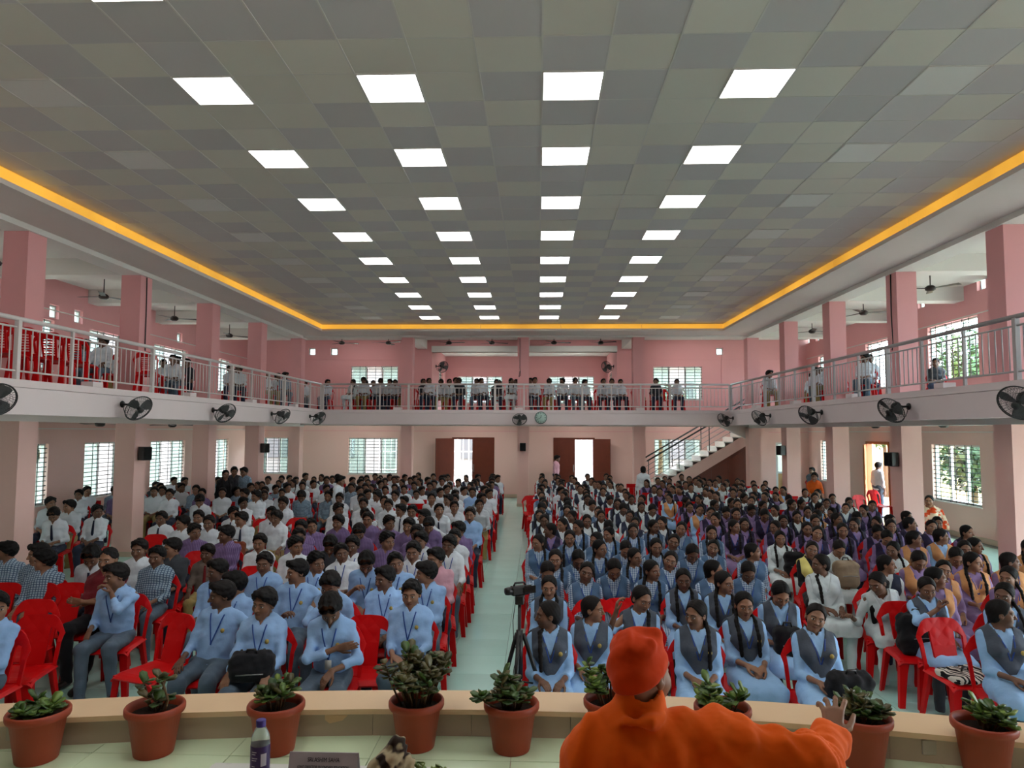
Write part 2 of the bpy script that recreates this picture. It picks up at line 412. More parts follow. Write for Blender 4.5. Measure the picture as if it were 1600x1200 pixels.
class Fig:
    """joints of a pose; side index 0: the figure's right hand (negative x), 1: its left"""
    def __init__(s, **k):
        s.k = k; g = k.get
        s.fem = g('fem', 0); s.HS = g('hs', 1.02 if s.fem else 1.09); s.seed = g('seed', 0.)
        s.stand = g('stand', 0)
        wS = .143 if s.fem else .157
        lean, tilt, twist = math.radians(g('lean', -15)), math.radians(g('tilt', 0)), math.radians(g('twist', 0))
        s.H = v3(0, .06, .53) if not s.stand else v3(0, 0, .9)
        up = unit(np.array([math.sin(tilt), -math.sin(lean), math.cos(lean)]))
        side = unit(np.array([math.cos(twist), math.sin(twist), -math.tan(tilt)]))
        s.up = up.astype(np.float32); s.side = side.astype(np.float32)
        s.fw = unit(np.cross(s.up, s.side)) * -1                          # faces -y
        s.N = (s.H + .47 * s.up).astype(np.float32)
        s.C = (s.H + .31 * s.up).astype(np.float32)
        hy, hp, hr = g('head', (0, 0, 0))
        s.hR = rotm(hy, hp, hr)
        neckdir = unit(.55 * s.up + .45 * np.array([0, 0, 1]) + .22 * s.fw)
        s.hc = (s.N + .088 * neckdir + s.hR @ v3(0, -.018, .052)).astype(np.float32)
        s.sh = [(s.N - .055 * s.up + sg * wS * s.side).astype(np.float32) for sg in (-1, 1)]
        s.el, s.wr, s.hd, s.pn = [], [], [], []
        for i, sg in enumerate((-1, 1)):
            tgt = g('wrist', ((-.075, -.185, .685), (.07, -.19, .675)) if s.fem else ((-.1, -.2, .655), (.1, -.21, .65)))[i]
            tgt = np.array(tgt, float); S = s.sh[i].astype(float)
            L1, L2 = g('L', (.285, .25))
            d = tgt - S; D = np.linalg.norm(d)
            if D > (L1 + L2) * .985: tgt = S + d * (L1 + L2) * .985 / D; d = tgt - S; D = np.linalg.norm(d)
            u = d / D
            a = (L1 * L1 - L2 * L2 + D * D) / (2 * D); hgt = math.sqrt(max(L1 * L1 - a * a, 0))
            pole = np.array(g('pole', ((-.4, .6, -.75), (.4, .6, -.75)))[i], float)
            pole = unit(pole - u * (pole @ u))
            E = S + u * a + pole * hgt
            s.el.append(E.astype(np.float32)); s.wr.append(tgt.astype(np.float32))
            hd = g('hand', (None, None))[i]
            if hd is None and not g('wrist', 0): hd = ((.62, -.62, -.12), (-.62, -.66, -.2))[i]
            hd = unit(tgt - E) if hd is None else unit(np.array(hd, float))
            pn = np.array(g('palm', ((.2, .1, -1), (-.2, .1, -1)))[i], float)
            pn = unit(pn - hd * (pn @ hd))
            s.hd.append(hd.astype(np.float32)); s.pn.append(pn.astype(np.float32))
        s.curl = g('curl', (.35, .35)); s.spread = g('spread', (0., 0.))
        ks = g('knee', ((-.13, -.35, .505), (.13, -.35, .505)) if not s.stand else ((-.09, -.03, .48), (.09, -.03, .48)))
        an = g('ankle', ((-.12, -.33, .09), (.12, -.33, .09)) if not s.stand else ((-.09, .01, .09), (.09, .01, .09)))
        s.kn = [v3(*x) for x in ks]; s.an = [v3(*x) for x in an]
        s.hip = [s.H + v3(sg * .085, 0, 0) for sg in (-1, 1)]
    def hand(s, p, i):
        W, d, n = s.wr[i], s.hd[i], s.pn[i]
        lat = np.cross(d, n).astype(np.float32) * (1 if i == 1 else -1)    # towards the thumb
        K = .93 if s.fem else 1.
        o = None
        for j, (off, L, ln) in enumerate(((.027, .088, 1.), (.009, .092, 1.08), (-.009, .088, 1.), (-.026, .08, .8))):
            kn = W + d * L * K + lat * off * K
            m = cone(p, W + d * .012 + lat * off * .55, kn, .0135, .0105)
            o = m if o is None else smin(o, m, .012)
            ang = s.curl[i] * (1 + .12 * (j - 1)); a = kn
            dr = unit(d + lat * (off * s.spread[i] * 14)); tot = 0
            for q, (l, r0, r1) in enumerate(((.042, .0092, .0086), (.027, .0086, .008), (.022, .008, .0068))):
                tot += ang
                b = (a + (dr * math.cos(tot) + n * math.sin(tot)) * l * ln * K).astype(np.float32)
                o = smin(o, cone(p, a, b, r0, r1), .003); a = b
        a = (W + d * .02 + lat * .018).astype(np.float32)
        td = unit(lat * (.75 + s.spread[i] * .3) + d * .75 + n * .35)
        b = (a + td * .042).astype(np.float32); t2 = unit(td * .6 + d * .8 + n * s.curl[i] * .5)
        c = (b + t2 * .034).astype(np.float32); e = (c + unit(t2 + d * .3) * .026).astype(np.float32)
        o = smin(o, cone(p, a, b, .0145, .0115), .01)
        o = smin(o, cone(p, b, c, .0108, .0095), .004)
        return smin(o, cone(p, c, e, .0095, .0075), .003)
    def arms(s, p, g0=0., parts=(0, 1), up=(.040, .030), low=(.030, .022)):
        o = None
        for i in parts:
            c = smin(cone(p, s.sh[i], s.el[i], up[0] + g0, up[1] + g0), cone(p, s.el[i], s.wr[i], low[0] + g0, low[1] + g0), .015)
            o = c if o is None else np.minimum(o, c)
        return o
    def torso(s, p, g0=0.):
        """chest, waist and shoulders in a frame of the trunk"""
        q = np.stack([(p - s.H) @ s.side, (p - s.H) @ s.fw, (p - s.H) @ s.up], -1).astype(np.float32)
        w = .87 if s.fem else 1.
        e = q * v3(1, 1.38, 1)
        d = cone(e, v3(0, 0, .0), v3(0, .015, .2), .15 * (1.02 if s.fem else 1) * s.k.get('fat', 1) + g0, .136 * w * s.k.get('fat', 1) + g0)
        d = smin(d, cone(e, v3(0, .015, .2), v3(0, .02, .36), .138 * w * s.k.get('fat', 1) + g0, .15 * w + g0), .07)
        d = smin(d, cone(e, v3(-.11 * w, .0, .405), v3(.11 * w, .0, .405), .066 + g0, .066 + g0), .07)
        d = smin(d, cone(e, v3(0, 0, .43), v3(0, .0, .5), .085 + g0, .058 + g0), .05)
        if s.fem:
            a = q.copy(); a[:, 0] = np.abs(a[:, 0])
            d = smin(d, sph(a, v3(.068, .082, .305), .058 + g0), .05)
        return d * .8
    def local(s, p): return np.stack([(p - s.H) @ s.side, (p - s.H) @ s.fw, (p - s.H) @ s.up], -1).astype(np.float32)
    def body(s, p):
        q = ((p - s.hc) @ s.hR / s.HS).astype(np.float32)
        d = head_sdf(q, s.fem) * s.HS
        nk = (s.hc + s.hR @ v3(0, .03, -.06)).astype(np.float32)
        r = .047 if s.fem else .055
        d = smin(d, cone(p, nk, s.N - .02 * s.up, r, r + .004), .025)
        d = smin(d, s.torso(p, -.012) if not s.k.get('bare') else s.torso(p, 0), .03)
        d = smin(d, s.arms(p), .02)
        d = smin(d, s.hand(p, 0), .012)
        d = smin(d, s.hand(p, 1), .012)
        cut = -((p - s.H) @ s.up - .16)                                    # the trunk below is covered by clothes
        far = np.minimum(np.minimum(s.arms(p, .02), sph(p, s.wr[0], .2)), sph(p, s.wr[1], .2))
        if s.k.get('legs'):
            for i in (0, 1):
                d = smin(d, cone(p, s.kn[i], s.an[i], .052, .034), .01)
                d = smin(d, cone(p, s.an[i] + v3(0, .02, -.045), s.an[i] + v3(0, -.15, -.06), .032, .024), .02)
            far = np.minimum(far, np.minimum(sph(p, s.kn[0] * .5 + s.an[0] * .5, .36), sph(p, s.kn[1] * .5 + s.an[1] * .5, .36)))
        return np.maximum(d, np.minimum(cut, far))
    def sleeve_end(s, i, f):
        """a point a fraction f down the arm (0 shoulder, 1 elbow, 2 wrist)"""
        return (s.sh[i] + (s.el[i] - s.sh[i]) * f if f <= 1 else s.el[i] + (s.wr[i] - s.el[i]) * (f - 1)).astype(np.float32)
    def sleeves(s, p, f, g0):
        o = None
        for i in (0, 1):
            fi = f[i] if isinstance(f, tuple) else f
            e = s.sleeve_end(i, fi)
            if fi <= 1: c = cone(p, s.sh[i], e, .05 + g0, .048 + g0)
            else: c = smin(cone(p, s.sh[i], s.el[i], .049 + g0, .041 + g0), cone(p, s.el[i], e, .041 + g0, .032 + g0 + .006), .02)
            a = s.sleeve_end(i, max(fi - .1, 0)); dd = unit(e - a)
            c = np.maximum(c, (p - e) @ dd)                                # a cut cuff
            o = c if o is None else np.minimum(o, c)
        return o
    def neckline(s, p, v):
        """> 0 outside the opening: a round neck with a slit of depth v"""
        q = s.local(p)
        n = np.sqrt((q[:, 0]) ** 2 + (q[:, 1] - .01) ** 2) - .066
        n = np.maximum(n, .455 - q[:, 2])
        sl = np.abs(q[:, 0]) - np.clip((q[:, 2] - (.47 - v)) * .45, 0, .06)
        return np.minimum(n, np.maximum(np.maximum(sl, -q[:, 1]), .46 - v - q[:, 2]))
    def shirt(s, p, sleeve=1.5, v=.05):
        d = smin(s.torso(p, .014), s.sleeves(p, sleeve, .0), .035)
        q = s.local(p)
        d = d + wrinkle(p, 24, .008, s.seed) + wrinkle(p, 58, .0024, s.seed + 1)
        d = np.maximum(d, -(q[:, 2] + (.10 if s.stand else .045)))
        d = smax(d, -s.neckline(p, v), .006)
        return d * .85
    def collar(s, p):
        """a folded shirt collar lying on the shoulders with two points in front"""
        q = s.local(p); x, y, z = np.abs(q[:, 0]), q[:, 1], q[:, 2]
        d = np.abs(s.torso(p, .0) - .0225) - .0055
        fr = y > 0
        low = np.where(fr, .432 - .036 * np.clip((x - .012) * 30, 0, 1) * np.clip((.085 - x) * 25, 0, 1), .432)
        d = smax(d, low - z, .004); d = smax(d, z - .497, .004)
        gap = .008 + np.clip(.492 - z, 0, .1) * .42 - x
        d = np.where(fr, smax(d, gap * .85, .003), d)
        return smax(d, x - .098, .004) * .8
    def kurta(s, p, sleeve=1.45, v=.03):
        """a long tunic: bodice, sleeves and the skirt spread over the lap"""
        d = smin(s.torso(p, .012), s.sleeves(p, sleeve, .0), .035)
        if s.stand:
            sk = cone(p * v3(1, 1.3, 1), (s.H + v3(0, 0, .05)) * v3(1, 1.3, 1), v3(0, 0, .42), .165, .25) * .8
        else:
            kz = [s.hip[i] + (s.kn[i] - s.hip[i]) * 1.0 + v3(0, -.03, 0) for i in (0, 1)]
            sk = smin(cone(p, s.hip[0] + v3(0, 0, .015), kz[0] + v3(0, 0, .012), .105, .09), cone(p, s.hip[1] + v3(0, 0, .015), kz[1] + v3(0, 0, .012), .105, .09), .12)
            mid = cone(p, s.H + v3(0, -.05, .0), (kz[0] + kz[1]) * .5, .1, .07)
            sk = smin(sk, mid, .1)
            for i in (0, 1):                                               # the hem hangs over the knee and at the sides
                sk = smin(sk, cone(p, kz[i] + v3(0, -.03, -.01), kz[i] + v3((i * 2 - 1) * .015, -.035, -.13), .07, .062), .05)
                sk = smin(sk, cone(p, s.hip[i] + v3((i * 2 - 1) * .07, -.1, -.03), s.hip[i] + v3((i * 2 - 1) * .11, -.16, -.17), .04, .02), .06)
            sk = smin(sk, cone(p, kz[0] + v3(.03, -.035, -.09), kz[1] + v3(-.03, -.035, -.09), .05, .05), .07)
            sk = np.maximum(sk, (kz[0][2] - .055) - p[:, 2])
        d = smin(d, sk, .05)
        d = d + wrinkle(p, 22, .0065, s.seed) + wrinkle(p, 55, .002, s.seed + 1)
        d = smax(d, -s.neckline(p, v), .006)
        return d * .85
    def trousers(s, p, loose=0.):
        d = None
        for i in (0, 1):
            a = s.an[i] + v3(0, 0, -.055)
            c = smin(cone(p, s.hip[i], s.kn[i], .092 + loose, .07 + loose), cone(p, s.kn[i], a, .066 + loose, .05 + loose * 1.4), .03)
            c = np.maximum(c, a[2] - p[:, 2])
            d = c if d is None else smin(d, c, .02)
        d = smin(d, ell(p, s.H + v3(0, .0, .01), v3(.155, .125, .1)), .04)
        d = np.maximum(d, (p - s.H) @ s.up - .06)
        return (d + wrinkle(p, 30, .007, s.seed + 3)) * .85
    def shoe(s, p, i):
        a = s.an[i]
        out = v3((i * 2 - 1) * .03, -1, 0); out = unit(out).astype(np.float32)
        d = cone(p, a + v3(0, .03, -.05), a + out * .13 + v3(0, 0, -.058), .038, .034)
        d = smin(d, cone(p, a + v3(0, .015, -.03), a + v3(0, .01, .0), .042, .044), .02)
        return np.maximum(d, (a[2] - .088) - p[:, 2])
    def hair(s, p, style):
        q = ((p - s.hc) @ s.hR / s.HS).astype(np.float32)
        x, y, z = q[:, 0], q[:, 1], q[:, 2]
        ax = np.abs(x)
        if style in ('short', 'tuft', 'crop', 'bald'):
            t = {'short': .016, 'tuft': .02, 'crop': .008, 'bald': .006}[style]
            d = ell(q, v3(0, .016, .034), v3(.073 + t, .092 + t, .084 + t))
            if style in ('short', 'tuft'):
                d = smin(d, cone(q, v3(-.03, -.066, .098), v3(.035, -.06, .1), .027 + .5 * (t - .016), .024), .03)
            if style == 'tuft':
                d = smin(d, cone(q, v3(-.045, -.07, .082), v3(.04, -.075, .092), .02, .022), .025)
            line = .062 + .02 * np.cos(x * 40)                             # hairline on the brow
            face = np.where(y < .0, z - line + np.clip((y + .055) * 1.1, 0, .08) * (ax > .045), 1.)
            d = smax(d, -face * .7 - .0, .01)
            low = z + .005 + np.clip((y - .0) * .95, -.02, .065)            # over the ears, down to the nape
            d = smax(d, -low * .8, .012)
            n = .0035 * np.sin(q[:, 0] * 190 + 3 * np.sin(z * 60 + s.seed)) * np.sin(y * 120 + 2 * np.sin(x * 90)) + .003 * np.sin(z * 150 + x * 110 + s.seed)
            d = d + n
        else:
            t = .011
            d = ell(q, v3(0, .018, .034), v3(.073 + t, .092 + t, .083 + t))
            d = smin(d, ell(q, v3(0, .06, -.03), v3(.066, .045, .055)), .03)
            d = d + .006 * np.exp(-(x / .006) ** 2) * (z > .04)             # the parting
            face = np.where(y < .02, (z - .083 + ax * ax * 12 + np.clip((y + .05) * .55, 0, .1)), 1.)
            d = smax(d, -face * .6, .006)
            d = smax(d, -(z + .075) * .8, .01)
            d = d + .0012 * np.sin(y * 210 + z * 120)
            if style in ('braid', 'braids', 'tail', 'loose'):
                ch = []
                nape = s.hc + s.hR @ v3(0, .085, -.055)
                for sg in ((-1, 1) if style == 'braids' else (1 if s.seed % 2 < 1 else -1,)):
                    if style in ('braid', 'braids'):
                        a = s.hc + s.hR @ v3(sg * .055, .06, -.065)
                        b = s.N + s.side * sg * .085 + s.fw * .07 + s.up * -.01
                        c = s.H + s.side * sg * .085 + s.fw * .155 + s.up * .33
                        e = s.H + s.side * sg * .08 + s.fw * .165 + s.up * .16
                        ch.append([a, b, c, e])
                    elif style == 'tail':
                        ch.append([nape, nape + v3(0, .035, -.06), s.N + v3(0, .1, -.12), s.N + v3(0, .12, -.27)])
                    else:
                        for o in (-.06, 0, .06):
                            ch.append([s.hc + s.hR @ v3(o, .07, -.02), s.N + s.side * o * 1.5 + v3(0, .075, 0), s.N + s.side * o * 1.9 + v3(0, .11, -.2)])
                        ch.append([s.hc + s.hR @ v3(sg * .07, .0, -.01), s.hc + s.hR @ v3(sg * .085, -.0, -.1), s.N + s.side * sg * .12 + s.fw * .1 + s.up * -.12, s.N + s.side * sg * .12 + s.fw * .12 + s.up * -.27])
                for c in ch:
                    tot = 0
                    for a, b in zip(c[:-1], c[1:]):
                        a = a.astype(np.float32); b = b.astype(np.float32)
                        r = .021 if style != 'loose' else .034
                        L = float(np.linalg.norm(b - a)); tt = np.clip((p - a) @ (b - a) / (L * L), 0, 1) * L + tot
                        bead = .004 * np.abs(np.sin(tt * 75)) if style in ('braid', 'braids') else .002 * np.sin(q[:, 0] * 260)
                        d = smin(d, cone(p, a, b, r, r * .86) - bead + .003, .014); tot += L
        return d * .75
    def vest(s, p, kind='v'):
        """a folded stole worn as a deep V over both shoulders"""
        q = s.local(p); x, y, z = np.abs(q[:, 0]), q[:, 1], q[:, 2]
        d = smin(s.torso(p, .024), s.sleeves(p, .25, .012), .03)
        d = d + wrinkle(p, 40, .003, s.seed + 5)
        inner = (z - .27) * .36 - x                                        # > 0 inside the open V
        outer = x - np.clip((z - .075) * .75, 0, .155 if kind == 'v' else .172)
        if kind == 'wide': inner = (z - .33) * .42 - x; outer = x - np.clip((z + .0) * 1.2, 0, .15)
        back = (y < .0)
        d = np.maximum(d, np.where(back, .24 - z, np.maximum(inner, outer) * .8))
        d = np.maximum(d, x - .19)
        d = np.maximum(d, -s.neckline(p, .02))
        return d * .75
    def front(s, x, z, off):
        """the point on the chest at trunk coordinates x, z, off outwards"""
        y = np.full(len(x), .3, np.float32)
        for _ in range(40):
            p = s.H + x[:, None] * s.side + y[:, None] * s.fw + z[:, None] * s.up
            d = s.torso(p.astype(np.float32), 0) / .8
            y = y - np.clip((d - off) * .6, -.03, .03)
        return (s.H + x[:, None] * s.side + y[:, None] * s.fw + z[:, None] * s.up).astype(np.float32)
    def strap(s, path, w, off=.026, t=.004, ends=None):
        """a flat band over the chest along path [(x, z) ...]"""
        path = np.array(path, np.float32)
        n = 14
        u = np.linspace(0, len(path) - 1, n); i = np.minimum(u.astype(int), len(path) - 2); f = (u - i)[:, None]
        c = path[i] * (1 - f) + path[i + 1] * f
        dr = np.gradient(c, axis=0); nr = np.stack([-dr[:, 1], dr[:, 0]], -1); nr /= np.linalg.norm(nr, axis=1)[:, None] + 1e-6
        ww = (np.full(n, w) if ends is None else np.interp(np.linspace(0, 1, n), np.linspace(0, 1, len(ends)), ends))[:, None].astype(np.float32)
        a = c + nr * ww / 2; b = c - nr * ww / 2
        R = [s.front(k[:, 0], k[:, 1], o) for k, o in ((a, off), (b, off), (b, off + t), (a, off + t))]
        P = np.concatenate(R)
        Q = [[j * n + m, j * n + m + 1, ((j + 1) % 4) * n + m + 1, ((j + 1) % 4) * n + m] for j in range(4) for m in range(n - 1)]
        Q += [[0, n, 2 * n, 3 * n], [4 * n - 1, 3 * n - 1, 2 * n - 1, n - 1]]
        return P, np.array(Q)
    def disc(s, x, z, r, off=.03, t=.004):
        a = np.linspace(0, 2 * math.pi, 13)[:-1]
        c0 = s.front(np.array([x], np.float32), np.array([z], np.float32), off)[0]
        ring = np.stack([c0 + s.side * r * math.cos(k) + s.up * r * math.sin(k) * 1.1 for k in a])
        n = len(a)
        P = np.concatenate([ring - s.fw * .004, ring + s.fw * t, [c0 + s.fw * (t + .002)]]).astype(np.float32)
        T = [[i, (i + 1) % n, n + (i + 1) % n] for i in range(n)] + [[i, n + (i + 1) % n, n + i] for i in range(n)] + [[n + i, n + (i + 1) % n, 2 * n] for i in range(n)]
        return P, np.array(T)
    def card(s, x, z, w=.055, h=.08, off=.034):
        c = s.front(np.array([x], np.float32), np.array([z], np.float32), off)[0]
        P = [c + s.side * a * w / 2 + s.up * b * h / 2 + s.fw * o for o in (0, .004) for a, b in ((-1, -1), (1, -1), (1, 1), (-1, 1))]
        Q = [[0, 1, 2, 3], [7, 6, 5, 4], [0, 4, 5, 1], [1, 5, 6, 2], [2, 6, 7, 3], [3, 7, 4, 0]]
        return np.array(P, np.float32), np.array(Q)
    def box(s, pad=.14):
        P = np.stack([s.H, s.N, s.hc, s.hc + v3(0, 0, .1), *s.sh, *s.el, *s.wr, *[w + d * .2 for w, d in zip(s.wr, s.hd)]])
        return P.min(0) - pad, P.max(0) + pad
    def legbox(s, pad=.2):
        P = np.stack([s.H, *s.hip, *s.kn, *s.an])
        lo, hi = P.min(0) - pad, P.max(0) + pad
        return lo, hi
    def headbox(s, style):
        lo, hi = s.hc - .15, s.hc + .16
        if style in ('braid', 'braids', 'tail', 'loose'): lo = np.minimum(lo, s.H - .2 + v3(0, 0, .2)); hi = hi + .06
        return lo, hi
# ------------------------------------------------------------------ the hall
XL, XR, YB, YF = -11.15, 10.1, 27.0, -5.5          # outer walls
FL, FR, FB = -7.1, 6.2, 23.2                       # balcony fronts
CL, CR, CB = -8.0, 6.95, 23.75                     # faces of the columns towards the hall
ZF, ZT = 3.15, 5.9125                              # balcony floor, tiled ceiling
PINK = plain('pink_wall_paint', (230, 168, 168), .75, .25, var=.06, vs=.8)
PEACH = plain('pale_pink_wall_paint', (230, 188, 178), .75, .25, var=.06, vs=.8)
CREAM = plain('off_white_soffit_paint', (222, 214, 208), .7, .25, var=.05, vs=.7)
WHITE = plain('white_ceiling_paint', (226, 224, 218), .8, .2, var=.04, vs=.6)
FASC = plain('pale_mauve_fascia_paint', (228, 216, 216), .6, .3, var=.05, vs=.7)
GROUT = plain('grey_grout', (120, 124, 120), .8)
BROWN = plain('brown_door_veneer', (104, 44, 26), .4, .4, var=.18, vs=6.)
ALU = plain('white_window_frame', (205, 208, 206), .4, .4)
IRON = plain('dark_grille_iron', (48, 52, 52), .5, .4)
MARBLE = plain('white_marble', (222, 220, 214), .25, .5, var=.08, vs=5.)
STEEL = plain('brushed_steel', (150, 150, 150), .3, .5, .9)
BEIGE_TILE = plain('beige_skirting_tile', (196, 178, 156), .35, .4, var=.06, vs=4.)
def tile_mat(name, c, rough):
    x = M(name, rough, .5); col = x.scale(lin(c), x.rnd() * .12 + .94)
    col = x.scale(col, x.noise(1.3, 5.) * .22 + .89); x.color(col); return x.m
FLOOR_T = tile_mat('pale_jade_floor_tile', (184, 230, 220), .17)
STAGE_T = tile_mat('pale_green_marble_stage_tile', (208, 226, 190), .2)
def glass_mat():
    x = M('window_glass', .05, .5); nt = x.nt
    t = x.n('ShaderNodeBsdfTransparent'); t.inputs[0].default_value = (.8, .92, .88, 1)
    g = x.n('ShaderNodeBsdfGlossy'); g.inputs['Roughness'].default_value = .03
    m = x.n('ShaderNodeMixShader'); m.inputs[0].default_value = .06
    nt.links.new(t.outputs[0], m.inputs[1]); nt.links.new(g.outputs[0], m.inputs[2])
    nt.links.new(m.outputs[0], nt.nodes['Material Output'].inputs['Surface']); return x.m
GLASS = glass_mat()
ORD = ['zeroth', 'first', 'second', 'third', 'fourth', 'fifth', 'sixth', 'seventh', 'eighth', 'ninth', 'tenth', 'eleventh', 'twelfth', 'thirteenth', 'fourteenth', 'fifteenth', 'sixteenth', 'seventeenth', 'eighteenth', 'nineteenth', 'twentieth', 'twenty-first', 'twenty-second', 'twenty-third', 'twenty-fourth', 'twenty-fifth', 'twenty-sixth', 'twenty-seventh', 'twenty-eighth', 'twenty-ninth', 'thirtieth']
def struct(name, mb, m, parent=None):
    o = mb.build(name, m, parent); o['kind'] = 'structure'; return o
def wall(name, ax, c, th, u, z, holes, m):
    """a wall across axis ax at c (thickness th), spanning u and z, pierced by holes (u0, u1, z0, z1)"""
    mb = MB()
    zs = sorted({z[0], z[1], *[h[2] for h in holes], *[h[3] for h in holes]})
    for z0, z1 in zip(zs[:-1], zs[1:]):
        cut = sorted((h[0], h[1]) for h in holes if h[2] < z1 - 1e-6 and h[3] > z0 + 1e-6)
        a = u[0]
        for h0, h1 in cut + [(u[1], u[1])]:
            if h0 > a + 1e-6:
                lo, hi = (a, z0), (h0, z1)
                if ax == 'x': mb.box((min(c, c + th), lo[0], lo[1]), (max(c, c + th), hi[0], hi[1]))
                else: mb.box((lo[0], min(c, c + th), lo[1]), (hi[0], max(c, c + th), hi[1]))
            a = max(a, h1)
    return struct(name, mb, m)
nwin = [0]
def window(ax, c, th, u0, u1, z0, z1, cols=3, rows=13, small=False):
    """a window in a wall across ax: frame, mullions, sliding panes, an iron grille on the room side"""
    nwin[0] += 1
    sg = 1 if th > 0 else -1
    def pt(u, d, z): return (c + d * sg, u, z) if ax == 'x' else (u, c + d * sg, z)
    def bx(mb, a, b):
        mb.box(tuple(map(min, zip(pt(*a), pt(*b)))), tuple(map(max, zip(pt(*a), pt(*b)))))
    fr = MB(); t = .04
    bx(fr, (u0, .08, z0), (u1, .16, z0 + t)); bx(fr, (u0, .08, z1 - t), (u1, .16, z1))
    bx(fr, (u0, .08, z0 + t), (u0 + t, .16, z1 - t)); bx(fr, (u1 - t, .08, z0 + t), (u1, .16, z1 - t))
    root = struct('window_%d' % nwin[0], fr, ALU)
    if small: 
        p = MB(); bx(p, (u0 + t, .11, z0 + t), (u1 - t, .115, z1 - t)); p.build('pane', GLASS, root); return root
    w = (u1 - u0) / cols
    for i in range(1, cols):
        m = MB(); bx(m, (u0 + w * i - .025, .09, z0 + t), (u0 + w * i + .025, .15, z1 - t)); m.build('mullion', ALU, root)
    for i in range(cols):
        if i == cols - 2 and cols > 2: continue                              # slid open
        p = MB(); d = .11 + .02 * (i % 2); bx(p, (u0 + w * i + .02, d, z0 + t), (u0 + w * (i + 1) - .02, d + .006, z1 - t)); p.build('pane', GLASS, root)
    g = MB()
    for i in range(1, rows):
        zz = z0 + (z1 - z0) * i / rows; bx(g, (u0, .035, zz - .009), (u1, .047, zz + .009))
    for i in range(1, 6):
        uu = u0 + (u1 - u0) * i / 6 + (.04 if i % 2 else -.04); bx(g, (uu - .009, .03, z0), (uu + .009, .04, z1))
    g.build('grille', IRON, root)
    s = MB(); bx(s, (u0 - .03, -.02, z0 - .03), (u1 + .03, .16, z0)); s.build('sill', CREAM, root)
    return root
# floor
fl = struct('floor', MB().box((XL - .2, YF, -.12), (XR + .2, YB + .2, -.004)), GROUT)
def tile_mesh(name, s, t, m, bev=.0):
    h = s / 2; mb = MB(); b = .002
    V = [(-h, -h, -t), (h, -h, -t), (h, h, -t), (-h, h, -t), (-h, -h, -b), (h, -h, -b), (h, h, -b), (-h, h, -b)] + [(x * (h - b) / h, y * (h - b) / h, 0) for x, y in ((-h, -h), (h, -h), (h, h), (-h, h))]
    F = [(8, 9, 10, 11)] + [(i, (i + 1) % 4, 4 + (i + 1) % 4, 4 + i) for i in range(4)] + [(4 + i, 4 + (i + 1) % 4, 8 + (i + 1) % 4, 8 + i) for i in range(4)]
    mb.add(V, F); return mb.mesh(name, [m])
FT = tile_mesh('floor_tile', .597, .012, FLOOR_T)
cells = []
for i in range(-18, 18):
    for j in range(8, 45):
        x, y = -.65 + i * .6, .0 + j * .6
        if XL + .3 < x < XR - .3 and 4.7 < y < YB - .1:
            cells.append(((y - 5) * .5 + (0 if abs(x + .6) < .7 else 5 if y > 9 else 1.5) + abs(x) * .1, x, y))
cells.sort(); rest = MB()
for k, (_, x, y) in enumerate(cells):
    if k < 300: ob('floor_tile', FT, fl, (x, y, random.uniform(-.0008, .0004)))
    else:
        h = .2985; rest.box((x - h, y - h, -.012), (x + h, y + h, 0))
r_ = rest.build('floor_tile_field', FLOOR_T, fl, fix=False); r_['kind'] = 'stuff'
# outer walls, two storeys, with their windows
LW = [(7.4, 9.4), (10.6, 12.6), (13.9, 15.9), (17.2, 19.2), (20.2, 22.2), (23.4, 25.4)]
RW = [(7.4, 9.4), (10.4, 12.4), (13.55, 15.55), (16.7, 18.7), (24.0, 25.9)]
RWu = [(1.0, 3.0), (4.2, 6.2), (7.4, 9.4), (10.4, 12.4), (13.5, 15.5), (16.6, 18.7), (20.2, 22.2), (24.0, 25.9)]
def vents(side, pxs, X):
    r = []
    for px, py in pxs:
        p = atx(px, py, X); r.append((p[1] - .16, p[1] + .16, p[2] - .16, p[2] + .16))
    return r
VL = vents('l', [(85, 487), (123, 495), (281, 528)], XL); VR = vents('r', [(1439, 472), (1533, 442), (1262, 530), (1277, 526)], XR)
wall('wall_left_lower', 'x', XL, -.2, (YF, YB), (0, ZF), [(a, b, .8, 2.17) for a, b in LW], PEACH)
wall('wall_left_upper', 'x', XL, -.2, (YF, YB), (ZF, 6.2), [(a, b, 3.85, 5.0) for a, b in LW] + VL, PINK)
wall('wall_right_lower', 'x', XR, .2, (YF, YB), (0, ZF), [(a, b, .8, 2.2) for a, b in RW] + [(20.9, 22.35, 0, 2.22), (1.0, 3.4, 0, 2.6), (4.2, 6.6, 0, 2.6)], PEACH)
wall('wall_right_upper', 'x', XR, .2, (YF, YB), (ZF, 6.2), [(a, b, 3.8, 5.2) for a, b in RWu] + VR, PINK)
for a, b in LW: window('x', XL, -.2, a, b, .8, 2.17, 3); window('x', XL, -.2, a, b, 3.85, 5.0, 3, 10)
for a, b in RW: window('x', XR, .2, a, b, .8, 2.2, 3)
for a, b in RWu: window('x', XR, .2, a, b, 3.8, 5.2, 3)
for v in VL: window('x', XL, -.2, *v, small=True)
for v in VR: window('x', XR, .2, *v, small=True)
BW = [(-10.95, -9.35), (-7.22, -5.33), (4.38, 6.12)]
BD = [(-3.25, -1.64), (.59, 2.15)]
wall('wall_back_lower', 'y', YB, .2, (XL - .2, XR + .2), (0, ZF), [(a, b, .85, 2.21) for a, b in BW] + [(a, b, 0, 2.25) for a, b in BD] + [(8.88, 9.55, 0, 2.1)], PEACH)
BV = [(-8.84, -8.57, 5.38, 5.66), (-7.99, -7.71, 5.38, 5.66), (6.74, 7.0, 5.38, 5.66)]
RCL, RCR, RCY = -4.05, 3.0, 31.0                    # the recess behind the back balcony
